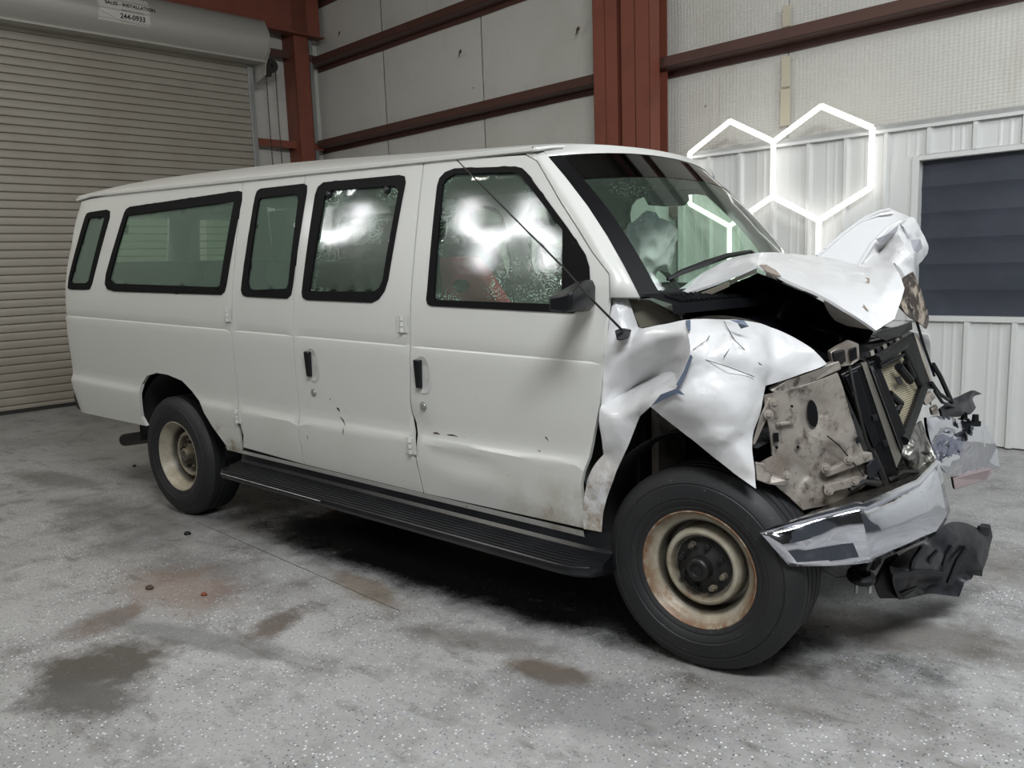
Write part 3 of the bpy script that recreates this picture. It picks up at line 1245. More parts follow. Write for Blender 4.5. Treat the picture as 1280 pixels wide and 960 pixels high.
# hinges, handles, locks
for px_, py_, par in ((285.5, 393.5, DOORB), (297, 520.5, DOORB), (504, 405, DOORC), (514, 557, DOORC)):
    x, z = side(px_, py_)
    g = G()
    h = .038
    for dz in (-.026, 0, .026):
        g.tube([bside(x, z + dz - .011, .010), bside(x, z + dz + .011, .010)], .009, 8)
    c = [bside(x - .032, z - h, .001), bside(x + .030, z - h, .001), bside(x + .030, z - h, .006), bside(x - .032, z - h, .006)]
    c += [q + Vector((0, 0, 2 * h)) for q in c]
    g.quadbox(c)
    g.build('hinge', M_PAINT, par, ang=30)
for (px_, py_), par in (((390, 455.5), DOORC), ((528, 468), DOORF)):
    x, z = side(px_, py_)
    g = G()
    w, h = .052, .088
    loop = smooth_loop([(x - w, z - h), (x + w, z - h), (x + w, z + h), (x - w, z + h)], 2)
    loop2 = [(x + (a - x) * .8, z + (b - z) * .88) for a, b in loop]
    n = len(loop)
    g.v = [bside(a, b, .0025) for a, b in loop] + [bside(a, b, .004) for a, b in [(x + (a - x) * .93, z + (b - z) * .95) for a, b in loop]] + [bside(a, b, .0006) for a, b in loop2]
    for r_ in (0, 1):
        for i in range(n):
            j = (i + 1) % n
            g.f.append([r_ * n + i, r_ * n + j, (r_ + 1) * n + j, (r_ + 1) * n + i])
    g.f.append([2 * n + i for i in range(n)])
    hr = g.build('handle_recess', M_PAINT, par, ang=50)
    g = G()
    xx = x - .012
    c = [bside(xx - .018, z - .062, .002), bside(xx + .012, z - .062, .002), bside(xx + .012, z - .062, .020), bside(xx - .018, z - .062, .020)]
    c2 = [bside(xx - .022, z + .066, .002), bside(xx + .018, z + .066, .002), bside(xx + .018, z + .066, .024), bside(xx - .022, z + .066, .024)]
    g.quadbox(c + c2)
    g.build('door_handle', M_PLAST, par, bevel=.005)
    g = G()
    g.lathe([(.0001, .004), (.012, .004), (.014, .001), (.020, .002), (.021, -.002)], bside(x - .008, z - .145), (0, -1, 0), 16)
    g.build('key_lock', M_GALV, par)
# scratches and gouges in the paint
SC = [((421, 509), (425, 515), 2.2), ((425, 520), (432, 533), 1.6), ((430, 534), (429, 545), 1.2), ((541, 541), (551, 543), 1.6), ((558, 543), (574, 546), 1.3), ((672, 563), (676, 567), 1.8), ((681, 545), (686, 552), 1.2), ((412, 498), (414, 501), 1.2), ((384, 544), (385, 549), 1.2)]
for i, (a, b, w) in enumerate(SC):
    p, q = Vector(side(*a)), Vector(side(*b))
    d = (q - p).normalized()
    nn = Vector((-d.y, d.x)) * w * .0027
    mid_ = (p + q) / 2 + nn * .6
    poly = [p, (p + mid_) / 2 - nn, mid_ - nn, q, mid_ + nn, (p + mid_) / 2 + nn * .7]
    g = G()
    g.v = [bside(v.x, v.y, .0012 + (-.001 if False else 0)) + Vector((0, dent_door(v.x, v.y) * -1 if v.x > xg2t else 0, 0)) for v in poly]
    g.f = [[0, 1, 5], [1, 2, 4, 5], [2, 3, 4]]
    par = DOORF if p.x > xg2t else DOORC
    g.build('gouge', M_DIRTMARK if i else M_PLAST, par, smooth=False)

# ---- roof, gutter, rear, floor, far flank
XN = [-4.73, -4.62, -4.4, -4.0, -3.4, -2.8, -2.2, -1.6, -1.1, -.86, -.74]


def roofz(t, x):
    """t 0..1 across; crown height"""
    k = abs(2 * t - 1)
    cr = (.150 - .075 * max(0, min(1, (x + 2.6) / 1.7))) * (1 - k ** 2.4) ** .75
    e = 1.0
    if x < -4.2: e = 1 - .55 * ((-4.2 - x) / .55) ** 2
    return 1.928 + cr * e + .0


g = G()
NT = 28
Y0, Y1 = .150, YW - .150
hdr = lambda t: .12 * (1 - abs(2 * t - 1) ** 2.2)           # the header bows forward
for i, x in enumerate(XN):
    for k in range(NT + 1):
        t = k / NT
        y = Y0 + (Y1 - Y0) * t
        xx = x
        wgt = max(0, (x + 1.3) / .56)
        xx += hdr(t) * wgt
        z = roofz(t, x)
        if x < -4.5: xx = x + .05 * (1 - abs(2 * t - 1) ** 3) * -1
        if i == len(XN) - 1: z -= .030 * (1 - abs(2 * t - 1) ** 4)
        g.v.append(bodyp(xx, y, z))
n = NT + 1
for i in range(len(XN) - 1):
    for k in range(NT):
        g.f.append([i * n + k, (i + 1) * n + k, (i + 1) * n + k + 1, i * n + k + 1])
g.build('roof', M_PAINT, VAN, ang=60, solid=.015, subs=1, soff=-1)
for far in (0, 1):
    g = G()
    pr = [(.030, -.012), (-.012, -.014), (-.022, -.008), (-.022, .006), (-.016, .010), (-.008, .004), (.030, .012)]
    xs_ = [-4.72, -4.5, -4.0, -3, -2, -1.2, -.76]
    for x in xs_:
        for dy, dz in pr:
            y = .163 + dy
            zz = 1.925 + dz - (.02 if x < -4.6 else 0)
            g.v.append(bodyp(x, YW - y if far else y, zz))
    m_ = len(pr)
    for i in range(len(xs_) - 1):
        for k in range(m_):
            k2 = (k + 1) % m_
            g.f.append([i * m_ + k, i * m_ + k2, (i + 1) * m_ + k2, (i + 1) * m_ + k])
    g.build('drip_rail', M_PAINT, VAN, ang=40)
# rear wall of the body
g = G()
zs_ = [.43, .6, .8, 1.0, 1.2, 1.4, 1.5, 1.6, 1.7, 1.8, 1.87, 1.93]
for z in zs_:
    for k in range(13):
        t = k / 12
        y = (ys(z) + RC) + (YW - 2 * (ys(z) + RC)) * t
        g.v.append(bodyp(rear_x(z) - RC - .03 * (1 - (2 * t - 1) ** 2), y, z))
for i in range(len(zs_) - 1):
    for k in range(12):
        if 4 <= i <= 8 and k in (2, 3, 4, 7, 8, 9): continue
        a = i * 13 + k
        g.f.append([a, a + 1, a + 14, a + 13])
rw = g.build('rear_doors', M_PAINT, VAN, ang=40, solid=.02)
for y0 in (.42, 1.17):
    g = G()
    b = len(g.v)
    g.v += [bodyp(rear_x(1.2) - RC + .0, y0, 1.2), bodyp(rear_x(1.2) - RC, y0 + .42, 1.2), bodyp(rear_x(1.8) - RC, y0 + .42, 1.8), bodyp(rear_x(1.8) - RC, y0, 1.8)]
    g.f.append([b, b + 1, b + 2, b + 3])
    g.build('rear_window_pane', M_GLASS, VAN)
# far flank with its windows
FWIN = [[(-4.68, 1.31), (-4.25, 1.31), (-4.25, 1.80), (-4.55, 1.80)], [(-4.12, 1.31), (-2.95, 1.31), (-2.85, 1.83), (-4.05, 1.80)], [(-2.7, 1.31), (-2.3, 1.31), (-2.3, 1.83), (-2.66, 1.83)],
        [(-2.15, 1.31), (-1.6, 1.31), (-1.56, 1.84), (-2.1, 1.84)], [(-1.36, 1.29), (-.46, 1.29), (-.44, 1.43), (-.74, 1.86), (-1.34, 1.86)]]
FWIN = [smooth_loop(dens(w, .25), 2) for w in FWIN]
far_out = [(ue(.44), .43), (-3.95, .43), (-3.85, .60), (-3.7, .74), (-3.45, .78), (-3.2, .70), (-3.05, .5), (-2.98, .43), (-.45, .43), (-.30, 1.1), (-.30, 1.33), (-.71, 1.87), (-.76, ZT), (-4.5, ZT), (ue(ZT), ZT - .045), (ue(1.5), 1.5), (ue(1.1), 1.1)]
skin('driver_side_panel', far_out, M_PAINT, VAN, holes=FWIN, far=True)
for w in FWIN:
    ringmesh('window_gasket', smooth_loop(w, 0), [(sum(p[0] for p in w) / len(w) + (a - sum(p[0] for p in w) / len(w)) * .93, 1.57 + (b - 1.57) * .90) for a, b in w], M_GASK, VAN, -.001, far=True)
    pane('window_pane', w, M_GLASS, VAN, -.006, far=True)
# cabin floor, sills, underbody
g = G()
g.box(-4.8, -4.06, .06, YW - .06, .50, .56, bodyp)
g.box(-2.94, -.5, .06, YW - .06, .50, .56, bodyp)
g.box(-4.06, -2.94, .46, YW - .46, .50, .56, bodyp)
g.build('cabin_floor', M_TRIM, VAN, smooth=False)
g = G()
g.box(-4.6, -3.98, .25, YW - .25, .42, .5, bodyp)
g.box(-3.02, .3, .25, YW - .25, .40, .5, bodyp)
for y in (.45, 1.45):
    g.box(-4.7, .5, y, y + .09, .36, .5, bodyp)
g.build('chassis_frame', M_WELL, VAN, smooth=False)
g = G()
g.v = [bodyp(-2.92, .012, .425), bodyp(-.47, .012, .432), bodyp(-.47, .020, .405), bodyp(-2.92, .020, .402), bodyp(-.47, .06, .40), bodyp(-2.92, .06, .395)]
g.f = [[0, 1, 2, 3], [3, 2, 4, 5]]
g.build('sill', M_PAINT, VAN, ang=20)
# dark seal behind the door gaps
for x in (xg0, xg1, xg2t):
    g = G()
    for z0, z1 in ((.45, 1.1), (1.1, 1.3), (1.3, 1.6), (1.6, 1.9)):
        b = len(g.v)
        a0, a1 = bside(x - .03, z0, -.025), bside(x + .03, z0, -.025)
        b0, b1 = bside(x - .03, z1, -.025), bside(x + .03, z1, -.025)
        g.v += [a0, a1, b1, b0]
        g.f.append([b, b + 1, b + 2, b + 3])
    g.build('door_seal', M_GASK, VAN, smooth=False)
g = G()
for p, q in zip(g2l[1:-1], g2l[2:]):
    b = len(g.v)
    g.v += [bside(p[0] - .03, p[1], -.026), bside(p[0] + .04, p[1], -.026), bside(q[0] + .04, q[1], -.026), bside(q[0] - .03, q[1], -.026)]
    g.f.append([b, b + 1, b + 2, b + 3])
g.build('door_seal', M_GASK, VAN, smooth=False)

# wheel wells
for xw, zc_, r_, w in ((-3.50, .46, .50, .42),):
    for far in (0, 1):
        g = G()
        n = 14
        for k in range(n + 1):
            a = math.pi * k / n
            for y in (.06, w):
                g.v.append(Vector((xw + r_ * math.cos(a), YW - y if far else y, .40 + (r_ * (.98 if xw else .98)) * math.sin(a) + (.02 if xw else 0))))
        for k in range(n):
            g.f.append([2 * k, 2 * k + 1, 2 * k + 3, 2 * k + 2])
        g.v.append(Vector((xw, YW - w if far else w, .40)))
        c = len(g.v) - 1
        for k in range(n):
            g.f.append([2 * k + 1, 2 * k + 3, c])
        g.build('wheel_well', M_WELL, VAN, ang=60, solid=.006)

# ---- wheels


def wheel(x, y, steer, mrim, inward, dual=False):
    ax = Vector((math.sin(steer), -math.cos(steer), 0)) * (1 if not inward else -1)
    c = Vector((x, y, .3765))
    W_ = .225
    # (radius, distance inward from the outer face) -> along -axis
    prof = [(.2125, .012), (.222, .004), (.235, -.002), (.240, -.001), (.246, -.006), (.262, -.012), (.266, -.011), (.270, -.0145), (.300, -.016), (.318, -.013), (.321, -.0095), (.326, -.0115), (.335, -.008), (.352, .002), (.366, .014), (.3735, .026)]
    x0 = .030
    for kx in range(4):
        a, b = x0 + kx * .043, x0 + kx * .043 + .033
        prof += [(.3765, a), (.3765, b), (.369, b + .0015), (.369, a + .0415)]
    prof += [(.3765, .203), (.3735, .213), (.352, .236), (.30, .252), (.25, .246), (.2125, .232)]
    g = G()
    g.lathe([(r_, -t) for r_, t in prof], c, ax, 72)
    t = g.build('tyre', M_TYRE, VAN, origin=c, ang=28)
    rp = [(.2135, .030), (.2235, .020), (.2225, .006), (.217, .003), (.211, .010), (.205, .022), (.200, .030), (.190, .036), (.184, .044), (.178, .048), (.173, .054), (.169, .075), (.166, .115), (.152, .118),
          (.148, .075), (.145, .050), (.138, .040), (.130, .037), (.122, .040), (.116, .050), (.112, .066), (.070, .068), (.060, .062), (.0001, .062)]
    rp = [(r_, d + (.045 if dual else 0) * max(0, min(1, (.20 - r_) / .04))) for r_, d in rp]
    g = G()
    g.lathe([(r_, -d) for r_, d in rp], c, ax, 64)
    g.build('rim', mrim, t, ang=32)
    dd_ = .068 + (.045 if dual else 0)
    g = G()
    g.lathe([(.108, -dd_ + .002), (.085, -dd_ + .006), (.060, -dd_ + .020), (.046, -dd_ + .026), (.042, -dd_ + .060), (.036, -dd_ + .066), (.026, -dd_ + .066), (.022, -dd_ + .058), (.0001, -dd_ + .058)], c, ax, 32)
    g.build('hub', M_IRON if not dual else M_HUB, t, ang=35)
    a_ = ax.cross(Vector((0, 0, 1))).normalized()
    for k in range(8):
        w = 2 * math.pi * (k + .35) / 8
        q = c + (a_ * math.cos(w) + Vector((0, 0, 1)) * math.sin(w)) * .0835
        g = G()
        g.lathe([(.0155, -dd_), (.0155, -dd_ + .008), (.0115, -dd_ + .010), (.0115, -dd_ + .030), (.006, -dd_ + .032), (.006, -dd_ + .040), (.0001, -dd_ + .040)], q, ax, 6)
        g.build('lug_nut', M_HUB if k in (1, 4, 5) else M_IRON, t, smooth=False)
    for k in range(8):
        w = 2 * math.pi * (k + .85) / 8
        q = c + (a_ * math.cos(w) + Vector((0, 0, 1)) * math.sin(w)) * .0945
        g = G()
        g.lathe([(.0001, -dd_ + .0025), (.013, -dd_ + .0025)], q, ax, 10)
        g.build('rim_hole', M_HUB if k % 3 else M_WELL, t, smooth=False)
    return t


wheel(0, .030, .0081, M_RIMF, False)
wheel(-3.505, .030, 0, M_RIMR, False, True)
wheel(0, YW - .03, -.0081, M_RIMR, True)
wheel(-3.505, YW - .03, 0, M_RIMR, True, True)
g = G()
g.tube([(-3.505, .3, .38), (-3.505, 1.7, .38)], .06, 12)
g.lathe([(.001, -.16), (.14, -.1), (.17, 0), (.14, .1), (.001, .16)], (-3.505, 1.0, .38), (0, 1, 0), 20)
g.tube([(0, .3, .38), (0, 1.7, .38)], .045, 12)
g.build('axle', M_IRON, VAN)

# ---- running board
g = G()
XA, XB = -2.80, -.40
zt = .360
pr = [(.055, .44), (.055, .30), (-.02, .285), (-.115, .292), (-.135, .302), (-.140, .318), (-.134, zt - .026)]
nr = 7
for k in range(nr):
    y = -.128 + .138 * k / nr
    z = zt - .022 + .020 * k / nr
    pr += [(y, z), (y + .002, z + .006), (y + .011, z + .007), (y + .013, z + .001)]
pr += [(.020, zt + .012), (.026, .415), (.034, .44)]


def sect(x, sc=1., tilt=0.):
    return [bodyp(x, .055 + (y - .055) * sc, z + tilt) for y, z in pr]


xs_ = [(XA, .60), (XA + .02, .92), (XA + .06, 1)] + [(XA + (XB - XA) * i / 8, 1) for i in range(1, 8)] + [(XB - .10, 1), (XB - .03, .94), (XB + .02, .78), (XB + .05, .5)]
for x, sc in xs_:
    g.v += sect(x, sc)
m_ = len(pr)
for i in range(len(xs_) - 1):
    for k in range(m_):
        k2 = (k + 1) % m_
        g.f.append([i * m_ + k, i * m_ + k2, (i + 1) * m_ + k2, (i + 1) * m_ + k])
g.f.append([k for k in range(m_)])
g.f.append([(len(xs_) - 1) * m_ + k for k in range(m_)])
rbd = g.build('running_board', M_STEP, VAN, ang=30)
g = G()
for k in range(3):
    y = -.136 + .003 * k
    g.tube([bodyp(XA + .05, y, .325 - .008 * k), bodyp(XA + .9, y - .0, .325 - .008 * k)], .003, 5)
g.build('bright_edge', M_GALV, rbd)

# tail: lamp, bumper, exhaust
g = G()
for z0, z1 in ((.79, 1.07),):
    pts = []
    for u in (ue(1) - .01, ue(1) + .05, ue(1) + .1):
        pts.append(u)
    for u0, u1 in zip(pts[:-1], pts[1:]):
        b = len(g.v)
        g.v += [bside(u0, z0, .006), bside(u1, z0, .006), bside(u1, z1, .006), bside(u0, z1, .006)]
        g.f.append([b, b + 1, b + 2, b + 3])
g.build('tail_lamp', plain('red_lens', (120, 26, 24), .25), VAN, solid=.01)
g = G()
bp_ = [(.0, .46), (-.03, .47), (-.05, .53), (-.045, .60), (-.02, .625), (.04, .62), (.04, .46)]
xs2 = [(.03, -4.79), (.06, -4.86), (.14, -4.93), (1.0, -4.96), (1.86, -4.93), (1.97, -4.8)]
for y, x in xs2:
    g.v += [bodyp(x + dx, y, z - .03) for dx, z in bp_]
m_ = len(bp_)
for i in range(len(xs2) - 1):
    for k in range(m_):
        k2 = (k + 1) % m_
        g.f.append([i * m_ + k, i * m_ + k2, (i + 1) * m_ + k2, (i + 1) * m_ + k])
g.f += [[k for k in range(m_)], [(len(xs2) - 1) * m_ + k for k in range(m_)]]
g.build('rear_bumper', M_PLAST, VAN)
g = G()
ex0, ex1 = at(156, 550, .20), at(215, 542, .24)
g.lathe([(.001, .012), (.036, .012), (.040, 0), (.044, .004), (.044, (ex1 - ex0).length), (.001, (ex1 - ex0).length)], ex0, ex1 - ex0, 16)
g.build('exhaust_pipe', M_IRON, VAN)

# ------------------------------------------------------------------ windshield, pillars, cowl
def bow(t):
    return 1 - abs(2 * t - 1) ** 2.2


def wsp(t, s, lift=0.):
    """t across from the right pillar to the left, s from the header down"""
    a = Vector((-.74 + .13 * bow(t), .2 + 1.6 * t, 1.90 + .05 * bow(t)))
    b = Vector((-.26 + .22 * bow(t), .1 + 1.8 * t, 1.34 + .015 * bow(t)))
    p = a.lerp(b, s)
    k = math.sin(math.pi * s) * .025
    return bodyp(p.x + k + lift * .75, p.y, p.z + k * .6 + lift * .66)


def wspatch(name, t0, t1, s0, s1, m, parent, nt=16, ns=10, lift=0., solid=0):
    g = G()
    for i in range(nt + 1):
        for j in range(ns + 1):
            g.v.append(wsp(t0 + (t1 - t0) * i / nt, s0 + (s1 - s0) * j / ns, lift))
    for i in range(nt):
        for j in range(ns):
            a = i * (ns + 1) + j
            g.f.append([a, a + ns + 1, a + ns + 2, a + 1])
    return g.build(name, m, parent, ang=180, solid=solid)


WS = wspatch('windshield', .05, .965, .0, .96, M_WIND, VAN, 24, 16)
wspatch('tint_band', .05, .965, .0, .21, M_TINT, WS, 24, 4, .002)
wspatch('frit_border', .0, .05, .0, 1, M_FRIT, WS, 2, 16, .001)
wspatch('frit_border', .965, 1., .0, 1, M_FRIT, WS, 2, 16, .001)
wspatch('frit_border', .05, .965, .96, 1.0, M_FRIT, WS, 24, 1, .001)
# pillars
g = G()
dl = fedge[-2:] + apil[:-1] + [(apil[-1][0], 1.875), (apil[-1][0] - .06, ZT - .012)]
ss = [1.0, .90, .80, .62, .42, .2, .03, -.03]
for (x, z), s in zip(dl, ss):
    g.v += [bside(x + .006, z, .0), bside(x + .012, z, .004).lerp(wsp(-.005, s, .012), .5), wsp(-.005, s, .010), wsp(.004, s, -.004)]
for i in range(len(dl) - 1):
    for k in range(3):
        g.f.append([i * 4 + k, i * 4 + k + 1, (i + 1) * 4 + k + 1, (i + 1) * 4 + k])
g.build('windshield_pillar', M_PAINT, VAN, ang=50, solid=.01)
g = G()
for s in (-.03, .2, .4, .6, .8, 1.0):
    q = wsp(1, s)
    g.v += [wsp(.99, s, .002), wsp(1.005, s, .014), q + Vector((-.06, .05, -.0)), q + Vector((-.10, .02, -.03))]
for i in range(5):
    for k in range(3):
        g.f.append([i * 4 + k, i * 4 + k + 1, (i + 1) * 4 + k + 1, (i + 1) * 4 + k])
g.build('windshield_pillar', M_PAINT, VAN, ang=50)
# header lip between roof and glass
g = G()
for i in range(25):
    t = i / 24
    a = wsp(t, -.005, .012)
    b = wsp(t, .012, .004)
    y = Y0 + (Y1 - Y0) * t
    c = bodyp(-.74 + hdr(t), y, roofz(t, -.74) - .030 * (1 - abs(2 * t - 1) ** 4) + .002)
    g.v += [b, a, c]
for i in range(24):
    for k in range(2):
        g.f.append([i * 3 + k, i * 3 + k + 1, (i + 1) * 3 + k + 1, (i + 1) * 3 + k])
g.build('windshield_header', M_PAINT, VAN, ang=60)
# cowl grille with louvres
g = G()
for i in range(25):
    t = i / 24
    a = wsp(t, .985, .012)
    g.v += [a, a + Vector((.05, 0, -.012)), a + Vector((.13, 0, -.035)), a + Vector((.135, 0, -.07))]
for i in range(24):
    for k in range(3):
        g.f.append([i * 4 + k, i * 4 + k + 1, (i + 1) * 4 + k + 1, (i + 1) * 4 + k])
cw = g.build('cowl_grille', M_PLAST, VAN, ang=50)
for k in range(13):
    t = .03 + .012 * k
    a = wsp(t, .985, .012)
    g = G()
    b = a + Vector((.045, 0, -.009))
    c = a + Vector((.125, 0, -.030))
    w = Vector((0, .005, 0))
    u = Vector((0, 0, .008))
    g.quadbox([b - w, c - w, c + w, b + w, b - w + u, c - w + u, c + w + u, b + w + u])
    g.build('louvre', M_PLAST, cw, smooth=False)
# wiper lying on the glass
g = G()
wpth = [wsp(t, s, .018) for t, s in ((.075, .915), (.12, .88), (.20, .84), (.30, .80), (.42, .78))]
g.tube(wpth, [.006, .011, .013, .011, .008], 8)
g.tube([wsp(.42, .78, .02), wsp(.44, .9, .03), wsp(.45, 1.0, .03)], .008, 8)
g.build('wiper', M_PLAST, VAN)
# inside mirror
mc = at(836, 247, 1.02)
g = G()
ml = [(-.125, .0), (-.115, .032), (-.05, .042), (.06, .040), (.118, .028), (.125, -.01), (.10, -.034), (0, -.040), (-.10, -.036)]
ax_ = Vector((.42, .90, -.02)).normalized()
g.extrude([mc + ax_ * a + Vector((0, 0, b)) for a, b in ml], Vector((-.90, .42, 0)) * .03)
g.tube([mc + Vector((0, .04, .03)), mc + Vector((.03, .05, .09)), wsp(.5, .16, -.01)], .010, 6)
g.build('rear_view_mirror', M_PLAST, VAN, bevel=.006)

# ---- cabin
g = G()
dp_ = [(-.34, 1.25), (-.38, 1.325), (-.52, 1.32), (-.66, 1.27), (-.70, 1.18), (-.66, 1.0), (-.55, .85), (-.5, .6)]
for i in range(13):
    y = .08 + 1.84 * i / 12
    hump = .05 * math.exp(-((y - 1.42) / .28) ** 2)
    for x, z in dp_:
        g.v.append(bodyp(x + (.10 * bow(i / 12) if x > -.2 else 0), y, z + (hump if -.68 < x < -.4 else 0)))
m_ = len(dp_)
for i in range(12):
    for k in range(m_ - 1):
        g.f.append([i * m_ + k, i * m_ + k + 1, (i + 1) * m_ + k + 1, (i + 1) * m_ + k])
g.build('dashboard', plain('dash_vinyl', (92, 100, 92), .6), VAN, ang=50)
sw = Vector((-.84, 1.42, 1.30))
tl = Matrix.Rotation(R(-28), 4, 'Y')
g = G()
n = 24
g.tube([sw + tl @ Vector((0, .19 * math.cos(2 * math.pi * k / n), .19 * math.sin(2 * math.pi * k / n))) for k in range(n + 1)], .016, 8, False)
g.tube([sw + tl @ Vector((0, -.18, 0)), sw + tl @ Vector((.02, 0, 0)), sw + tl @ Vector((0, .18, 0))], .02, 6)
g.tube([sw, sw + Vector((.3, 0, -.12))], .03, 8)
stw = g.build('steering_wheel', M_PLAST, VAN)
# burst airbag draped over the wheel
bm = bmesh.new()
bmesh.ops.create_icosphere(bm, subdivisions=5, radius=1)
ac = at(808, 306, 1.26)
for v in bm.verts:
    d = v.co.copy()
    f1 = noise.noise(d * 1.2 + Vector((13, 4, 2)))
    f2 = abs(noise.noise(Vector((d.x * 2.0, d.y * 2.0, d.z * 1.1)) + Vector((9, 15, 4))))
    f3 = abs(noise.noise(d * 5.5))
    r_ = 1.02 + .30 * f1 - .42 * f2 - .05 * f3
    sag = 1.0 if d.z > 0 else 1.15
    # the bag hangs to the lower left, fuller at the top right
    v.co = ac + Vector((d.x * .13 * r_, d.y * .23 * r_ + .03 * d.z, d.z * .165 * r_ * sag))
vv = [v.co.copy() for v in bm.verts]
ff = [[v.index for v in f.verts] for f in bm.faces]
bm.free()
ab_ = Mat('airbag_cloth', (246, 248, 244), .9)
ab_.bump(ab_.noise(60, 3, .6), .25, .004)
tl_ = ab_.n('ShaderNodeBsdfTranslucent')
tl_.inputs[0].default_value = (.9, .93, .9, 1)
ms_ = ab_.n('ShaderNodeMixShader')
ms_.inputs[0].default_value = .35
ab_.l(ab_.b.outputs[0], ms_.inputs[1])
ab_.l(tl_.outputs[0], ms_.inputs[2])
ab_.l(ms_.outputs[0], ab_.out.inputs[0])
add('airbag', vv, ff, ab_.m, VAN, ang=180)


def seat(name, x, y0, y1, head=True, ztop=1.50, tilt=.16):
    e = empty(name, bodyp(x, (y0 + y1) / 2, .56), VAN)
    w = y1 - y0

    def prism(nm, pr, a, b, m=M_SEAT, bev=.035):
        g = G()
        g.extrude([bodyp(x + px_, a, z) for px_, z in pr], Vector((0, b - a, 0)))
        o = g.build(nm, m, e, ang=60, bevel=bev)
        o.modifiers['bev'].segments = 3
        return o
    prism('cushion', [(.0, .86), (.50, .90), (.52, 1.02), (.45, 1.05), (.0, .99)], y0, y1)
    prism('backrest', [(-.06, .92), (.08, .95), (.06 - tilt, ztop - .05), (.0 - tilt, ztop), (-.10 - tilt, ztop), (-.13 - tilt, ztop - .1)], y0, y1)
    prism('seat_base', [(.06, .57), (.42, .57), (.42, .88), (.06, .86)], y0 + .06, y1 - .06, M_TRIM, .005)
    if head:
        n = max(1, round(w / .52))
        for k in range(n):
            c = y0 + w * (k + .5) / n
            prism('headrest', [(-.02 - tilt, ztop + .02), (-.11 - tilt, ztop + .03), (-.13 - tilt, ztop + .20), (-.08 - tilt, ztop + .24), (-.03 - tilt, ztop + .2)], c - .13, c + .13)
    return e


seat('bucket_seat', -1.30, .22, .74, ztop=1.56)
seat('bucket_seat', -1.30, 1.24, 1.76, ztop=1.56)
seat('bench_seat', -2.18, .62, 1.78, False, 1.47)
seat('bench_seat', -3.00, .62, 1.78, False, 1.47)
seat('bench_seat', -3.72, .62, 1.78, False, 1.47)
seat('bench_seat', -4.42, .20, 1.80, False, 1.47)
g = G()
for i in range(13):
    t = i / 12
    for x in (-4.7, -3, -1.5, -.82):
        g.v.append(bodyp(x, .20 + 1.60 * t, 1.895 + .05 * bow(t)))
for i in range(12):
    for k in range(3):
        g.f.append([i * 4 + k, i * 4 + k + 1, (i + 1) * 4 + k + 1, (i + 1) * 4 + k])
g.build('headliner', M_LINER, VAN, ang=180)
# seat-belt webbing and inner pillar trim seen through the rear glass
for x0_, x1_ in ((-3.95, -4.10), (-3.30, -3.10), (-2.62, -2.62)):
    g = G()
    a, b = bodyp(x0_, 1.80, 1.86), bodyp(x1_, 1.84, 1.25)
    w = Vector((.035, 0, 0))
    g.quadbox([a - w, a + w, a + w + Vector((0, .012, 0)), a - w + Vector((0, .012, 0)), b - w, b + w, b + w + Vector((0, .012, 0)), b - w + Vector((0, .012, 0))])
    g.build('belt_trim', M_SEAT, VAN, smooth=False)
# red box on the front passenger seat
RB = empty('red_seat_box', bodyp(-1.2, .45, 1.06))
tag(RB, 'red vinyl wedge with an oval badge seen through the wet front door window', 'box')
g = G()
ply = [at(*p) for p in ((548, 322, .115), (585, 320, .115), (604, 346, .115), (628, 384, .115), (640, 420, .115))]
ply += [Vector((ply[4].x + .02, .115, .66)), Vector((ply[0].x, .115, .66))]
g.extrude(ply, Vector((0, .085, 0)))
g.build('body', M_REDP, RB, bevel=.012, ang=40)
g = G()
oc = at(577, 357, .110)
n = 20
ring = lambda a, b, y: [oc + Vector((a * math.cos(2 * math.pi * k / n), y, b * math.sin(2 * math.pi * k / n))) for k in range(n)]
g.extrude(ring(.042, .027, -.006), Vector((0, .010, 0)))
bd = g.build('badge', M_PLAST, RB, ang=40)
g = G()
g.extrude(ring(.034, .020, -.009), Vector((0, .004, 0)))
g.build('badge_face', plain('badge_grey', (60, 52, 50), .4, .2), bd, ang=40)

# ---- door mirror
near = [(687, 371), (704, 367.5), (716, 364.5), (716, 388), (708, 391), (687, 388.5)]
back = [(717, 366), (722, 351), (733, 350), (737, 359), (736.5, 382), (728, 391)]
nv_ = [at(*p, -.21) for p in near]
bv_ = [at(*p, -.06) for p in back]
g = G()
cn = sum(nv_, Vector()) / 6
g.v = [cn + (q - cn) * .86 + Vector((0, -.012, 0)) for q in nv_] + nv_ + bv_ + [q + Vector((-.01, .06, 0)) for q in bv_]
for r_ in range(3):
    for k in range(6):
        k2 = (k + 1) % 6
        g.f.append([r_ * 6 + k, r_ * 6 + k2, (r_ + 1) * 6 + k2, (r_ + 1) * 6 + k])
g.f.append([0, 1, 2, 3, 4, 5])
g.f.append([23, 22, 21, 20, 19, 18])
mir = g.build('door_mirror', M_PLAST, DOORF, ang=50, bevel=.008)

# ------------------------------------------------------------------ the crushed nose


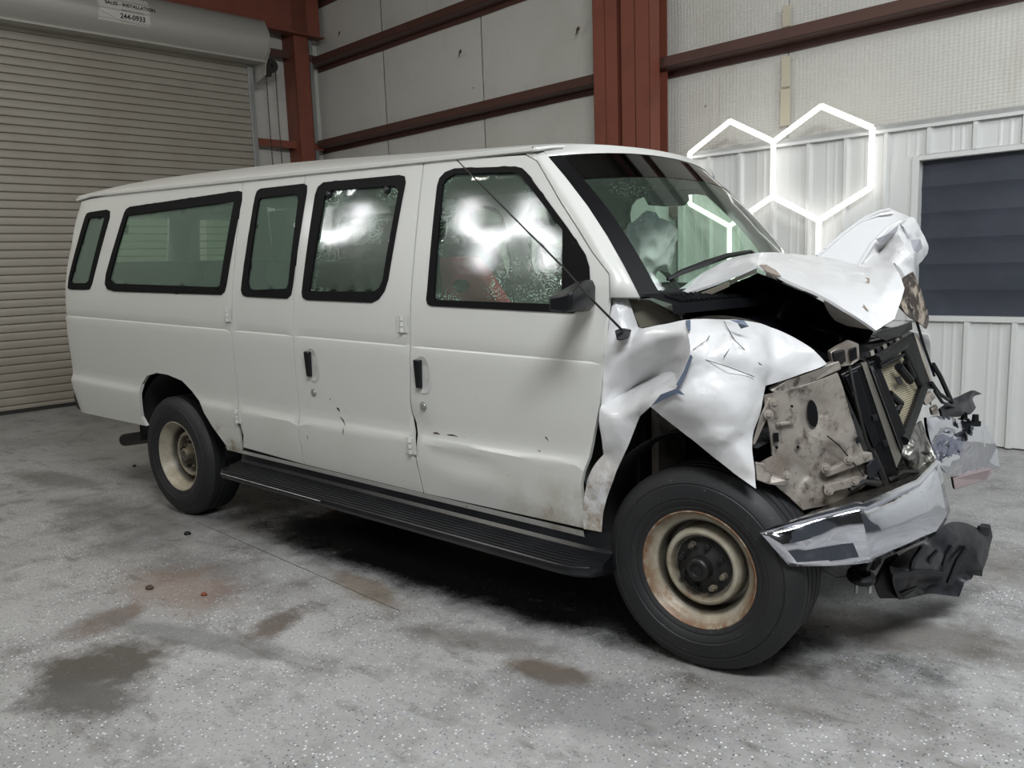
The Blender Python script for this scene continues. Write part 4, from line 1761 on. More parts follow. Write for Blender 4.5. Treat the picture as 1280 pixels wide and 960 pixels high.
def sheet(name, pts, outline, m, parent, creases=(), subs=2, thick=.006, soft=.55, ang=40, corner=152, rumple=.012):
    """torn sheet metal: points are (photograph x, y, lengthwise plane)"""
    n = len(outline)
    order = list(outline) + [i for i in range(len(pts)) if i not in set(outline)]
    pos = {v: i for i, v in enumerate(order)}
    v, f, src = cdt([pts[i] for i in outline], [], [pts[i] for i in order[n:]], [(pos[a], pos[b]) for a, b in creases])
    co = []
    for p, s in zip(v, src):
        co.append(at(p[0], p[1], pts[order[s]][2] if s is not None else .3))
    me = bpy.data.meshes.new(name)
    o = bpy.data.objects.new(name, me)
    COL.objects.link(o)
    o.parent = parent
    base = wloc(parent)
    bm = bmesh.new()
    bv = [bm.verts.new(c - base) for c in co]
    for t in f:
        try:
            bm.faces.new([bv[i] for i in t])
        except ValueError:
            pass
    for q in [q for q in bm.verts if not q.link_faces]:
        bm.verts.remove(q)
    bmesh.ops.recalc_face_normals(bm, faces=bm.faces)
    cl = bm.edges.layers.float.get('crease_edge') or bm.edges.layers.float.new('crease_edge')
    inv = {bv[i]: order[s] for i, s in enumerate(src) if s is not None and bv[i].is_valid}
    cs = set(frozenset(c) for c in creases)
    for e in bm.edges:
        if e.is_boundary:
            e[cl] = 1
        elif frozenset((inv.get(e.verts[0]), inv.get(e.verts[1]))) in cs:
            e[cl] = soft
    vl = bm.verts.layers.float.get('crease_vert') or bm.verts.layers.float.new('crease_vert')
    for q in bm.verts:
        be = [e.other_vert(q).co - q.co for e in q.link_edges if e.is_boundary]
        if len(be) == 2 and be[0].length > 0 and be[1].length > 0 and be[0].angle(be[1]) < R(corner):
            q[vl] = 1
    bm.to_mesh(me)
    bm.free()
    me.polygons.foreach_set('use_smooth', [True] * len(me.polygons))
    me.materials.append(m)
    md = o.modifiers.new('sub', 'SUBSURF')
    md.levels = md.render_levels = subs
    if rumple:
        md = o.modifiers.new('rumple', 'DISPLACE')
        md.texture = RUMPLE
        md.texture_coords = 'LOCAL'
        md.strength, md.mid_level = rumple, .5
    if thick:
        md = o.modifiers.new('solid', 'SOLIDIFY')
        md.thickness, md.offset = thick, 0
    es = o.modifiers.new('split', 'EDGE_SPLIT')
    es.split_angle = R(48)
    return o


RUMPLE = bpy.data.textures.new('rumple', 'CLOUDS')
RUMPLE.noise_scale = .11
RUMPLE.noise_depth = 3


def chain_(*i):
    return list(zip(i[:-1], i[1:]))


def slab(name, poly, m, parent, t=.03, d=(-.5, .86, 0), bevel=.0, smooth=False):
    g = G()
    g.extrude([at(*p) for p in poly], Vector(d).normalized() * t)
    return g.build(name, m, parent, smooth=smooth, bevel=bevel)


def rod(name, path, r_, m, parent, n=8):
    g = G()
    g.tube([at(*p) for p in path], r_, n)
    return g.build(name, m, parent)


FP = [(767.5, 372, .07), (784, 373, .11), (790, 388, .11), (798, 409, .12), (803, 411, .05), (852, 401, .05), (861.7, 400, .04), (894, 399.6, .15), (928, 400.5, .22), (961.5, 407.5, .28),   # 0-9
      (998, 424, .34), (1020.6, 441, .36), (1033, 455, .37), (1023, 461, .34), (998, 468, .27), (970, 478, .18), (956.5, 482, .13), (954.5, 493, .10), (950, 520, .07), (939, 542, .04),         # 10-19
      (939, 565, .03), (944, 598, .01), (945, 611, .0), (919, 593, -.01), (897, 573.5, -.02), (868.7, 552, -.03), (846, 534, -.05), (823.7, 516, -.08), (814, 508, -.09), (800, 520, -.01),         # 20-29
      (793, 537, .0), (784, 562, .01), (771.7, 585, .02), (760, 616, .03), (753, 642, .03), (752, 665, .03), (730, 661, .015), (727.5, 648, .012), (731, 610, .008), (741, 582, .01),             # 30-39
      (755, 568, .02), (753.4, 553.7, .0), (749, 525.6, -.005), (750.6, 511.5, .0), (753.5, 486, .015), (757.6, 433, .03), (763, 393, .05),                                                   # 40-46
      (826.5, 496, -.105), (846, 487.6, -.115), (845, 481, -.11), (854.7, 464, -.105), (863, 444, -.10), (864.5, 436, -.09), (860, 416, -.03),                                                  # 47-53
      (760.5, 503, .06), (784, 489, .14), (812.5, 472, .17), (849, 459.5, .07), (784, 436, .0), (835, 446, .10), (815, 421, .01), (775, 520, -.03), (800, 499, -.045), (825, 480, -.03),        # 54-63
      (765, 545, -.02), (748, 610, -.005), (885, 458, -.045), (881, 449.5, -.05), (943, 471, .04), (935, 425, .07), (918, 432, .0), (965, 455, .16), (990, 438, .26), (880, 414, .0),               # 64-73
      (900, 500, -.075), (922, 535, -.035), (898, 548, -.075), (914, 552, -.03), (860, 512, -.11), (885, 532, -.065), (930, 505, -.02), (930, 575, -.02), (905, 470, -.03), (948, 447, .06),        # 74-83
      (905, 412, .05), (775, 398, .04), (800, 455, .05)]
FO = list(range(0, 47))
FC = chain_(28, 47, 48, 49, 50, 51, 52, 53, 6) + chain_(54, 55, 56, 57) + chain_(67, 68) + chain_(76, 77) + [(49, 57)] + chain_(7, 84, 70) + chain_(0, 85, 3)
FEN = sheet('fender', FP, FO, M_CRUMP, VAN, FC, 3, .005, 1.)
for poly in ([(814, 508), (826, 493), (847, 485), (856, 494), (846, 492), (830, 499)], [(845, 481), (855, 463), (863, 443), (866, 446), (859, 466), (850, 484)],
             [(857, 401), (863, 400), (863, 413), (860, 413)], [(912, 400), (930, 400.5), (936, 408), (926, 411), (922, 404)]):
    P3 = []
    for q in poly:
        # nearest control plane, lifted towards the viewer
        w = sorted(((q[0] - p[0]) ** 2 + (q[1] - p[1]) ** 2, p[2]) for p in FP)[:2]
        P3.append(at(q[0], q[1], min(a[1] for a in w) - .012))
    g = G()
    g.v = P3
    g.f = [list(range(len(P3)))]
    g.build('torn_paint', M_PRIMER, FEN, smooth=False, solid=.002)
# creases torn through the paint
for path in ([(905, 402), (918, 425), (934, 440), (950, 455), (962, 462)], [(897, 430), (912, 436), (905, 446)], [(866, 437), (884, 425), (892, 410)], [(880, 449), (912, 459), (943, 471)]):
    pp = []
    for q in path:
        w = sorted(((q[0] - p[0]) ** 2 + (q[1] - p[1]) ** 2, p[2]) for p in FP)[:3]
        sw_ = sum(1 / (a[0] + 4) for a in w)
        pp.append((q[0], q[1], sum(a[1] / (a[0] + 4) for a in w) / sw_ - .004))
    rod('paint_crack', pp, .0013, M_DARKSTEEL, FEN, 5)

HP = [(830.7, 375, .25), (879, 342.4, .45), (908.8, 325.6, .60), (942.5, 316.5, .80), (976, 317, .95), (1020, 321.5, 1.15), (1051, 327.5, 1.15), (1073, 333, 1.05), (1090, 333, .98), (1115.5, 328.5, .92),
      (1122, 340, .85), (1130, 361.5, .75), (1117.6, 399.4, .60), (1094, 414, .50), (1060.7, 391, .46), (1018.5, 366, .42), (976, 349, .38), (946.7, 334, .36), (900, 353, .31), (860, 368, .28),
      (925, 328, .52), (1000, 335, .75), (1060, 357, .68), (1100, 378, .62), (962, 327, .58), (1030, 345, .66), (1085, 350, .80), (1108, 360, .70), (990, 345, .5), (1045, 338, .95)]
HOOD = sheet('hood', HP, range(20), M_CRUMP, VAN, chain_(17, 24, 21) + chain_(23, 27, 10), 3, .010, .6, corner=163)
KL = [(1020, 321.5, 1.25), (1051, 295, 1.42), (1080, 273.7, 1.55), (1100, 265, 1.62), (1112.5, 262, 1.64), (1128.7, 268.7, 1.62), (1143, 274, 1.58), (1122, 300, 1.5), (1105, 336, 1.36), (1073, 337, 1.3), (1051, 331, 1.27), (1080, 302, 1.43), (1060, 318, 1.34)]
HB = sheet('left_wing_sheet', KL, range(11), M_CRUMP, VAN, (), 3, .012, corner=140, rumple=.006)
rod('rolled_edge', [(1021, 321, 1.245), (1051, 294.6, 1.41), (1080, 273.2, 1.54), (1100, 264.6, 1.61), (1112, 262, 1.63)], .009, M_CRUMP, HB)
rod('rolled_edge', [(1076, 277.5, 1.52), (1098, 269, 1.58), (1116, 266, 1.6)], .006, M_CRUMP, HB)
KP = [(1073.7, 336, 1.06), (1090, 306, 1.10), (1110, 285.6, 1.15), (1123.7, 279, 1.2), (1138.7, 271.5, 1.3), (1144, 273, 1.32), (1152.5, 292, 1.36), (1159, 307.5, 1.38), (1159, 316, 1.34), (1151, 326, 1.2), (1140, 338.7, 1.05),
      (1128.7, 347, .92), (1117.5, 330, .95), (1100, 336, 1.0), (1122.5, 292, 1.07), (1130, 306, 1.02), (1138.7, 320, 1.02), (1104, 312, 1.16), (1112, 300, 1.10), (1117, 318, .99), (1147, 300, 1.30), (1147, 313, 1.14), (1134, 291, 1.16), (1095, 322, 1.12)]
HF = sheet('hood_fold', KP, range(14), M_CRUMP, VAN, chain_(3, 14, 15, 16, 10) + chain_(14, 18, 17, 23) + chain_(15, 19) + chain_(22, 20, 21, 16) + chain_(4, 22), 2, .010, 1., corner=150, rumple=.018)
rod('folded_edge', [(1073, 333, 1.06), (1090, 305.5, 1.10), (1110, 285, 1.14), (1124, 278.5, 1.18), (1139, 274, 1.36)], .012, M_CRUMP, HF)
for poly in ([(1095, 299, 1.08), (1109, 293, 1.07), (1123, 281, 1.12), (1121, 290, 1.08), (1110, 299, 1.06), (1100, 305, 1.07)], [(1137, 300, 1.15), (1150, 299, 1.22), (1153, 309, 1.22), (1146, 316, 1.12), (1141, 316, 1.06)],
             [(1124, 280, 1.14), (1129, 283, 1.12), (1137, 296, 1.12), (1134, 298, 1.1)]):
    g = G()
    g.v = [at(*q) for q in poly]
    g.f = [list(range(len(poly)))]
    g.build('bare_patch', plain('bare_zinc', (142, 142, 148), .45), HF, smooth=False, solid=.002)
slab('hood_flange', [(842, 379, .27), (912, 352, .32), (912, 358, .33), (851, 385, .29)], plain('dull_beige_metal', (150, 144, 130), .5), HOOD, .02)
slab('hood_flange', [(912, 351, .32), (946, 336, .36), (946, 341, .37), (912, 355, .33)], plain('dull_grey_metal', (128, 126, 118), .5), HOOD, .02)
slab('hood_hinge', [(842, 383, .30), (852, 380, .31), (857, 392, .34), (851, 396, .34), (847, 388, .32)], M_APRON, HOOD, .015)
LP_ = [(846, 386, .42), (913, 358, .42), (947, 341, .44), (1000, 362, .48), (1060, 394, .52), (1093, 413, .58), (1084, 428, .80), (1050, 443, .75), (1020, 440, .62), (960, 402, .50), (900, 392, .42), (856, 398, .36),
       (950, 378, .85), (1010, 405, .90), (900, 380, .60), (1060, 418, .80)]
M_LINE = Mat('hood_liner_black', (13, 14, 20), .30)
M_LINE.mixcol(M_LINE.ramp(M_LINE.noise(9, 5, .7, False, (1, 1, 4)), .66, .74, 0, .5), (60, 62, 74))
sheet('hood_liner', LP_, range(12), M_LINE.m, HOOD, (), 3, .004)
sheet('liner_lip', [(1030, 374, .47), (1060, 393, .50), (1092, 412, .55), (1080, 411, .56), (1058, 407, .58), (1044, 400, .56), (1034, 388, .52)], range(7), plain('liner_beige', (150, 144, 138), .5), HOOD, (), 2, .004)
# engine bay: firewall, apron inside, engine block lumps
g = G()
g.box(-.30, -.27, .26, 1.90, .55, 1.30, bodyp)
g.build('firewall', M_APRON, VAN, smooth=False)
eng = empty('engine', (-.0, 1.0, .6), VAN)
g = G()
g.box(-.25, .30, .70, 1.30, .55, 1.02, bodyp)
g.build('engine_block', M_BLACK, eng, bevel=.03)
g = G()
g.box(-.24, .36, .42, .74, .80, 1.08, bodyp)
g.build('air_box', M_BLACK, eng, bevel=.03)
g = G()
g.box(-.20, .34, 1.28, 1.72, .60, 1.12, bodyp)
g.build('battery_tray', M_BLACK, eng, bevel=.03)
g = G()
g.tube([bodyp(.3, .55, 1.0), bodyp(.38, .7, 1.08), bodyp(.36, .95, 1.10), bodyp(.28, 1.15, 1.06)], .045, 10)
g.build('intake_hose', M_BLACK, eng)
slab('cowl_side', [(764, 363, .09), (786, 362, .13), (797, 372, .14), (766, 371, .09)], plain('brown_primer', (112, 100, 84), .45), VAN, .05, bevel=.006)
slab('cowl_side', [(786, 374, .13), (812, 375, .15), (850, 394, .26), (852, 401, .22), (800, 410, .14)], plain('dark_olive_metal', (84, 80, 66), .5), VAN, .04)
g = G()
g.v = [at(853, 397, .3), at(960, 409, .34), at(1040, 446, .52), at(1040, 470, .52), at(960, 480, .34), at(858, 470, .2)]
g.f = [[0, 1, 2, 3, 4, 5]]
g.build('bay_lining', M_BLACK, VAN, smooth=False)
# underside of the fender: black liner above the tyre
g = G()
n = 12
for k in range(n + 1):
    a = R(66) + R(130) * k / n
    for y in (.02, .5):
        g.v.append(Vector((.02 + .47 * math.cos(a), y + (.03 if y < .1 else 0), .40 + .49 * math.sin(a))))
for k in range(n):
    g.f.append([2 * k, 2 * k + 1, 2 * k + 3, 2 * k + 2])
g.v.append(Vector((.02, .5, .40)))
c = len(g.v) - 1
for k in range(n):
    g.f.append([2 * k + 1, 2 * k + 3, c])
g.build('fender_liner', M_WELL, VAN, solid=.004)
g = G()
g.box(-.335, -.32, .20, .7, .38, 1.12, bodyp)
g.box(-.47, .30, .50, .52, .38, 1.0, bodyp)
g.build('splash_panel', M_WELL, VAN, smooth=False)

# bare apron and headlamp bucket
ya = lambda px_: .10 + (px_ - 955) * .0026
AP = [(955, 494), (985, 487), (1010, 481), (1046, 466), (1054, 486), (1066, 532), (1078, 566), (1092, 580), (1090, 598), (1075, 613), (1044, 628), (1004, 637.5), (990, 625), (976, 613), (962, 600), (946, 581),
      (957, 574), (965, 570), (962, 540), (956, 512)]
AP = [(x, y, ya(x) + d) for (x, y), d in zip(AP, [0] * 20)] + [(985, 520, ya(985) - .01), (1003, 560, ya(1003)), (1016, 517, ya(1016) + .05), (1035, 500, ya(1035)), (1042, 545, ya(1042) - .03), (1060, 560, ya(1060) - .03),
                                                            (1000, 592, ya(1000) + .03), (1020, 596, ya(1020) - .02), (975, 595, ya(975) - .01), (1040, 610, ya(1040) - .03), (1030, 565, ya(1030) + .02), (1060, 600, ya(1060) - .02)]
APR = sheet('inner_apron', AP, range(20), M_APRON, VAN, chain_(28, 26, 27, 30) + chain_(30, 24, 25), 3, .006, .7)


def ell(cx, cy, rx, ry, rot, n=14):
    c, s = math.cos(rot), math.sin(rot)
    return [(cx + rx * math.cos(2 * math.pi * k / n) * c - ry * math.sin(2 * math.pi * k / n) * s, cy + rx * math.cos(2 * math.pi * k / n) * s + ry * math.sin(2 * math.pi * k / n) * c) for k in range(n)]


def onap(l, lift=.012):
    return [(x, y, ya(x) - lift) for x, y in l]


slab('panel_hole', onap(ell(1016, 517, 6.5, 17, -.12), .004), M_BLACK, APR, .01)
slab('panel_hole', onap([(966, 542), (973, 541), (974, 552), (967, 553)], .020), M_BLACK, APR, .006)
for cx, cy, r_ in ((971, 559.5, 2), (997.5, 559, 2), (990, 508, 1.8), (1059, 558, 2), (1028, 590, 1.5)):
    slab('panel_hole', onap(ell(cx, cy, r_, r_, 0, 8), .020), M_BLACK, APR, .006)
slab('stiffening_rib', onap([(970, 529), (993, 526), (994, 530), (971, 533)], .022), M_APRON, APR, .012, bevel=.003)
slab('lamp_bracket', onap([(1028, 592), (1034, 597), (1092, 575), (1090, 566), (1080, 566)], .045), M_APRON, APR, .03, bevel=.004)
slab('lamp_bracket', onap([(1030, 607), (1032, 618), (1078, 606), (1086, 594), (1070, 596)], .045), M_APRON, APR, .02, bevel=.004)
for cx, cy in ((1032, 585), (1060.5, 574), (1036, 613), (984, 595), (1068, 601), (968, 504), (961, 518)):
    p = at(cx, cy, ya(cx) - .05)
    g = G()
    g.lathe([(.0001, .010), (.008, .010), (.009, .004), (.017, .003), (.017, -.004)], p, (.45, -.85, .1), 10)
    g.build('bolt', M_APRON, APR, ang=40)
rod('cable', onap([(1034, 545), (1048, 556), (1064, 575), (1080, 595)], .05), .0025, M_PLAST, APR, 5)
slab('torn_bracket', [(944, 578, .06), (956, 580, .08), (966, 594, .10), (984, 600, .12), (980, 608, .12), (962, 606, .08), (946, 600, .05)], M_APRON, APR, .02, bevel=.004)
slab('torn_bracket', [(951, 520, .05), (961, 497, .08), (966, 499, .09), (957, 527, .07), (944, 556, .05), (940, 556, .04)], M_APRON, APR, .012, bevel=.003)
# upper rail and tie-bar bracket
slab('upper_rail', [(962, 488, .16), (985, 476, .22), (1012, 465, .32), (1050, 450, .42), (1052, 462, .42), (1012, 480, .32), (972, 494, .18)], M_APRON, VAN, .05, bevel=.006)
tb = slab('tie_bar_bracket', [(1038, 440, .42), (1050, 433, .45), (1064, 426, .50), (1074, 430, .54), (1075, 450, .52), (1066, 456, .48), (1046, 460, .43), (1040, 452, .42)], M_APRON, VAN, .05, bevel=.005)
slab('bracket_block', [(1041, 441, .40), (1056, 437, .43), (1058, 452, .43), (1044, 456, .41)], M_IRON, tb, .02, bevel=.003)
slab('bracket_block', [(1062, 437, .46), (1071, 434, .49), (1072, 448, .48), (1064, 451, .46)], M_BLACK, tb, .02, bevel=.003)
# radiator support
RS = empty('radiator_support', (.5, .7, .7), VAN)
slab('side_channel', [(1050, 468, .42), (1077, 455, .47), (1122, 585, .52), (1112, 590, .50), (1096, 572, .46)], M_BLACK, RS, .06, bevel=.006)
slab('frame_edge', [(1077, 455, .465), (1083, 452, .50), (1127, 571, .56), (1121, 586, .515)], plain('scraped_steel', (120, 116, 108), .35, .6), RS, .03, bevel=.003)
slab('inner_channel', [(1085, 453, .52), (1097, 449, .57), (1133, 540, .62), (1127, 571, .565)], M_BLACK, RS, .05, bevel=.005)
slab('channel_lip', [(1088, 459, .505), (1091, 458, .515), (1128, 556, .56), (1126, 563, .55)], plain('scraped_grey', (96, 96, 98), .35, .5), RS, .01)
con = slab('condenser', [(1097, 452, .62), (1129, 434, .95), (1153, 488, 1.0), (1130, 552, .66)], M_FINS, RS, .03)
for bar, r_ in (([(1094, 451, .56), (1110, 442, .68), (1129, 430, .88)], .022), ([(1153, 486, .94), (1143, 515, .78), (1129, 551, .60)], .020), ([(1148, 492, .90), (1140, 518, .76), (1127, 545, .60)], .006),
               ([(1100, 459, .56), (1114, 451, .68), (1130, 443, .86)], .007), ([(1128, 436, .86), (1152, 487, .93)], .012), ([(1112, 492, .60), (1126, 505, .66)], .014), ([(1126, 505, .66), (1121, 515, .62)], .012),
               ([(1123, 458, .72), (1138, 476, .82)], .016), ([(1132, 452, .80), (1141, 472, .86)], .012)):
    rod('brace', bar, r_, M_BLACK, RS)
for l in ([(1112, 492), (1120, 488), (1127, 500), (1122, 512), (1114, 503)], [(1122, 461), (1133, 451), (1141, 474), (1136, 482), (1128, 471)]):
    slab('brace_plate', [(x, y, .60 + (x - 1097) * .0085 - .02) for x, y in l], M_BLACK, con, .012, bevel=.003)
slab('brace_plate', [(1120, 473, .68), (1126, 470, .73), (1129, 478, .75), (1124, 482, .70)], M_BLACK, con, .012, bevel=.003)
slab('side_channel', [(1127, 424, .95), (1141, 416, 1.05), (1166, 484, 1.12), (1152, 492, 1.0)], M_BLACK, RS, .06, bevel=.006)
slab('frame_edge', [(1142, 416, 1.06), (1147, 419, 1.09), (1169, 487, 1.15), (1165, 487, 1.11)], plain('scraped_beige', (158, 152, 140), .4, .3), RS, .03, bevel=.003)
slab('lower_clip', [(1153, 498, .92), (1166, 490, 1.0), (1171, 497, 1.02), (1158, 508, .93)], M_APRON, RS, .04, bevel=.005)
slab('lower_clip', [(1164, 511, .96), (1172, 506, 1.0), (1174, 518, 1.0), (1166, 520, .96)], M_APRON, RS, .03, bevel=.005)
slab('upper_shard', [(1090, 419, .62), (1104, 412, .72), (1124, 408, .86), (1140, 402, .98), (1141, 412, .98), (1124, 420, .88), (1108, 426, .72)], M_PLAST, RS, .02, bevel=.003)
slab('upper_shard', [(1060, 440, .55), (1076, 430, .60), (1100, 424, .75), (1128, 420, .95), (1127, 430, .93), (1098, 440, .66), (1080, 452, .55)], M_BLACK, RS, .04, bevel=.004)
for k in range(5):
    x = 1088 + k * 8
    slab('clip', [(x, 440 - k * 3.6, .56 + .07 * k), (x + 4, 437 - k * 3.6, .58 + .07 * k), (x + 6, 445 - k * 3.6, .58 + .07 * k), (x + 2, 448 - k * 3.6, .56 + .07 * k)], M_SCUFF if k % 2 else M_APRON, RS, .02)
IFP = [(1128, 347, .92), (1141, 340, 1.02), (1150, 362, 1.12), (1158, 385, 1.2), (1160, 402, 1.22), (1157, 411, 1.2), (1148, 402, 1.05), (1138, 398, .95), (1128, 388, .86), (1121, 378, .80),
       (1138, 362, .98), (1146, 385, 1.02), (1133, 378, .98)]
for poly in ([(949, 331, .345), (958, 331, .37), (970, 338, .40), (977, 346, .385), (968, 345, .375), (957, 339, .36)], [(1082, 347, .78), (1087, 348, .78), (1087, 353, .76), (1083, 353, .76), (1085, 350, .765)], [(1072, 375, .60), (1080, 381, .58), (1086, 389, .55), (1078, 384, .56)]):
    g = G()
    g.v = [at(q[0], q[1], q[2] - .02) for q in poly]
    g.f = [list(range(len(poly)))]
    g.build('torn_paint', plain('grey_scrape', (128, 116, 104), .6), HOOD, smooth=False, solid=.002)
iw = Mat('burnt_brown_metal', (66, 54, 48), .35, .3)
iw.mixcol(iw.ramp(iw.noise(11, 5, .7), .5, .58), (190, 176, 158))
iw.mixcol(iw.ramp(iw.noise(14, 5, .7), .54, .62), (22, 20, 20))
sheet('inner_fender', IFP, range(10), iw.m, VAN, chain_(0, 10, 11, 5), 3, .006, .8)
for path, r_ in (([(1166, 455, 1.15), (1176, 472, 1.2), (1184, 490, 1.25), (1190, 503, 1.3)], .010), ([(1164, 478, 1.1), (1174, 492, 1.15), (1186, 500, 1.25)], .008), ([(1168, 488, 1.1), (1178, 503, 1.15), (1192, 508, 1.3)], .007),
                 ([(1146, 402, 1.05), (1154, 430, 1.12), (1168, 470, 1.18)], .006)):
    rod('wire', path, r_, M_PLAST, VAN, 6)
LB = [(1176, 521, 1.2), (1174, 511, 1.2), (1184, 503, 1.3), (1196, 497, 1.42), (1206, 491, 1.55), (1216, 488, 1.65), (1226, 492, 1.75), (1215, 494, 1.65), (1214, 500, 1.6), (1219, 510, 1.6), (1212, 518, 1.5), (1205, 515, 1.45), (1200, 521, 1.4),
      (1195, 507, 1.3), (1208, 503, 1.48)]
sheet('lamp_housing_shard', LB, range(13), M_SCUFF, VAN, chain_(3, 13, 11) + chain_(5, 14, 9), 2, .010, .9)
for cx, cy in ((1205, 523.5), (1219, 526.5)):
    g = G()
    p = at(cx, cy, 1.5)
    g.lathe([(.0001, .03), (.013, .03), (.015, 0), (.024, 0), (.024, -.02)], p, (0, 0, 1), 10)
    g.build('rubber_plug', M_PLAST, VAN)

# front bumper, snapped in the middle
SEC = [((950, 666, -.010), (986, 706, .020), .004), ((975, 658, .030), (1012, 707, .050), .010), ((1000, 650, .070), (1040, 707, .085), .006), ((1035, 641, .120), (1064, 705, .135), .004), ((1070, 631, .170), (1086, 702, .185), .012),
       ((1079, 633, .200), (1092, 700, .215), .016), ((1112, 619, .370), (1130, 684, .405), .020), ((1146, 604, .550), (1168, 668, .600), .016), ((1160, 589, .670), (1177, 657, .675), .010), ((1171.7, 577.5, .780), (1186, 640, .745), .004)]
g = G()
NS = 9
out_ = Vector((.62, -.76, 0))
for ti in range(len(SEC) - 1):
    (a0, b0, k0), (a1, b1, k1) = SEC[ti], SEC[ti + 1]
    for u in ((0, .5) if ti < len(SEC) - 2 else (0, .5, 1)):
        P, Q = at(*a0).lerp(at(*a1), u), at(*b0).lerp(at(*b1), u)
        k = k0 + (k1 - k0) * u
        for j in range(NS):
            t = j / (NS - 1)
            q = P.lerp(Q, t)
            cave = -.020 * math.exp(-((t - .62) / .22) ** 2) * (1 if ti in (1, 2, 3) else .2)
            q = q + out_ * (k * 2.2 * math.sin(math.pi * t) ** .7 + cave + .005 * noise.noise(q * 9))
            g.v.append(q)
nn = len(g.v) // NS
for i in range(nn - 1):
    for j in range(NS - 1):
        q = i * NS + j
        g.f.append([q, q + NS, q + NS + 1, q + 1])
BU = g.build('front_bumper', M_CHROME, VAN, ang=16, solid=.010)
B1T = [(950, 666, -.01), (1000, 650, .07), (1070, 631, .17), (1079, 633, .19), (1146, 604, .55), (1171.7, 577.5, .78), (1166, 560, 1.0), (1140, 570, .95), (1118, 588, .75), (1072, 612, .45), (1030, 636, .28), (990, 650, .14)]
dch = Mat('dark_reflection_chrome', (120, 116, 108), .22, .9)  # bumper chrome with its dark reflections put into the colour
dch.bump(dch.noise(9, 4, .6), .6, .03)
sheet('bumper_top', B1T, range(12), dch.m, BU, (), 2, .008)
g = G()
g.tube([at(*p) for p in ((950, 666, -.014), (1000, 650, .063), (1070, 631.5, .162), (1079, 633, .182), (1146, 604, .542), (1171, 578, .772))], [.004, .010, .013, .013, .013, .010], 8)
g.build('bumper_lip', M_CHROME, BU)
B2 = [(1156, 522, .95), (1170, 520.6, 1.05), (1190, 522.5, 1.3), (1210, 528.7, 1.5), (1230, 531, 1.75), (1236, 542.5, 1.8), (1245, 561, 1.9), (1248, 585, 1.9), (1232.5, 587, 1.78), (1210, 590, 1.5), (1192, 597, 1.25), (1182, 592, 1.02), (1171, 577.5, .95), (1162.5, 555, .93),
      (1185, 547, 1.28), (1205, 552, 1.16), (1222, 556, 1.46), (1202, 572, 1.40), (1186, 575, 1.04), (1180, 531, 1.06), (1228, 576, 1.70), (1200, 540, 1.40), (1214, 544, 1.44), (1176, 560, 1.22), (1232, 546, 1.74)]
sheet('bumper_half', B2, range(14), M_CHROME, VAN, chain_(1, 19, 14, 15, 24) + chain_(24, 20, 8) + chain_(15, 17, 18), 3, .012, 1., rumple=.022)
slab('bumper_half_edge', [(1191, 597, 1.22), (1238, 585, 1.76), (1241, 590, 1.76), (1232, 601, 1.7), (1194, 613, 1.22)], plain('pink_chrome', (190, 168, 172), .2, .8), VAN, .03, bevel=.006)
CRP = [(1128, 549, .62), (1140, 534, .75), (1151, 526, .88), (1158, 545, .92), (1170, 574, .86), (1160, 577, .82), (1146, 590, .70), (1134, 583, .62), (1126, 566, .58), (1144, 556, .66), (1154, 568, .86), (1138, 570, .56)]
cm = Mat('crumpled_foil_metal', (160, 158, 152), .28, .8)
cm.mixcol(cm.ramp(cm.noise(13, 5, .7), .48, .6), (58, 54, 48))
cm.bump(cm.noise(16, 4, .6), .8, .03)
sheet('crumpled_brace', CRP, range(9), cm.m, VAN, chain_(0, 9, 10, 4) + chain_(9, 11, 7), 3, .006, .9)
# dark parts between radiator support and bumper
slab('lower_crossmember', [(1080, 575, .42), (1098, 570, .46), (1124, 590, .52), (1118, 606, .55), (1088, 612, .50), (1070, 622, .40)], M_BLACK, VAN, .10)
rod('cooler_pipe', [(1088, 563, .42), (1098, 585, .45), (1106, 606, .48)], .016, M_IRON, VAN)
slab('clip_block', [(1083, 583, .38), (1092, 572, .41), (1102, 580, .43), (1094, 596, .41), (1086, 598, .39)], M_SCUFF, VAN, .03, bevel=.004)

# lower valance hanging down
VP_ = [(1112, 707, .52), (1123, 694, .58), (1152, 681, .72), (1170, 664, .80), (1186, 651, .92), (1206, 653, 1.02), (1221, 660, 1.10), (1226, 655, 1.16), (1236, 656, 1.20), (1240, 671, 1.20), (1236, 690, 1.15), (1228, 711, 1.08), (1220, 712, 1.05), (1214, 724, 1.02), (1206, 726, .96),
       (1198, 746, .92), (1176, 743, .84), (1158, 741, .78), (1140, 748, .68), (1123, 749, .58), (1116, 730, .54),
       (1150, 700, .60), (1140, 715, .52), (1165, 712, .64), (1180, 690, .78), (1178, 722, .90), (1200, 680, .90), (1200, 710, 1.02), (1215, 690, .96), (1150, 728, .80), (1190, 668, .86), (1128, 722, .54)]
VL = sheet('front_valance', VP_, range(21), M_SCUFF, VAN, chain_(0, 22, 23, 25, 15) + chain_(2, 21, 22) + chain_(24, 23) + chain_(6, 28, 11), 3, .008, .8)
for l, y in (([(1138, 712), (1141, 700), (1152, 684), (1156, 683), (1146, 702), (1143, 714)], .525), ([(1158, 712), (1162, 698), (1172, 688), (1175, 689), (1166, 700), (1163, 713)], .545), ([(1178, 708), (1182, 694), (1190, 682), (1193, 684), (1186, 697), (1183, 709)], .60), ([(1116, 719), (1150, 713), (1182, 716), (1181, 721), (1150, 719), (1116, 725)], .50), ([(1184, 730), (1196, 700), (1208, 684), (1212, 686), (1202, 704), (1190, 732)], .62)):
    slab('valance_rib', [(q[0], q[1], y + (q[0] - 1138) * .0045 - .015) for q in l], M_PLAST, VL, .02, bevel=.003)
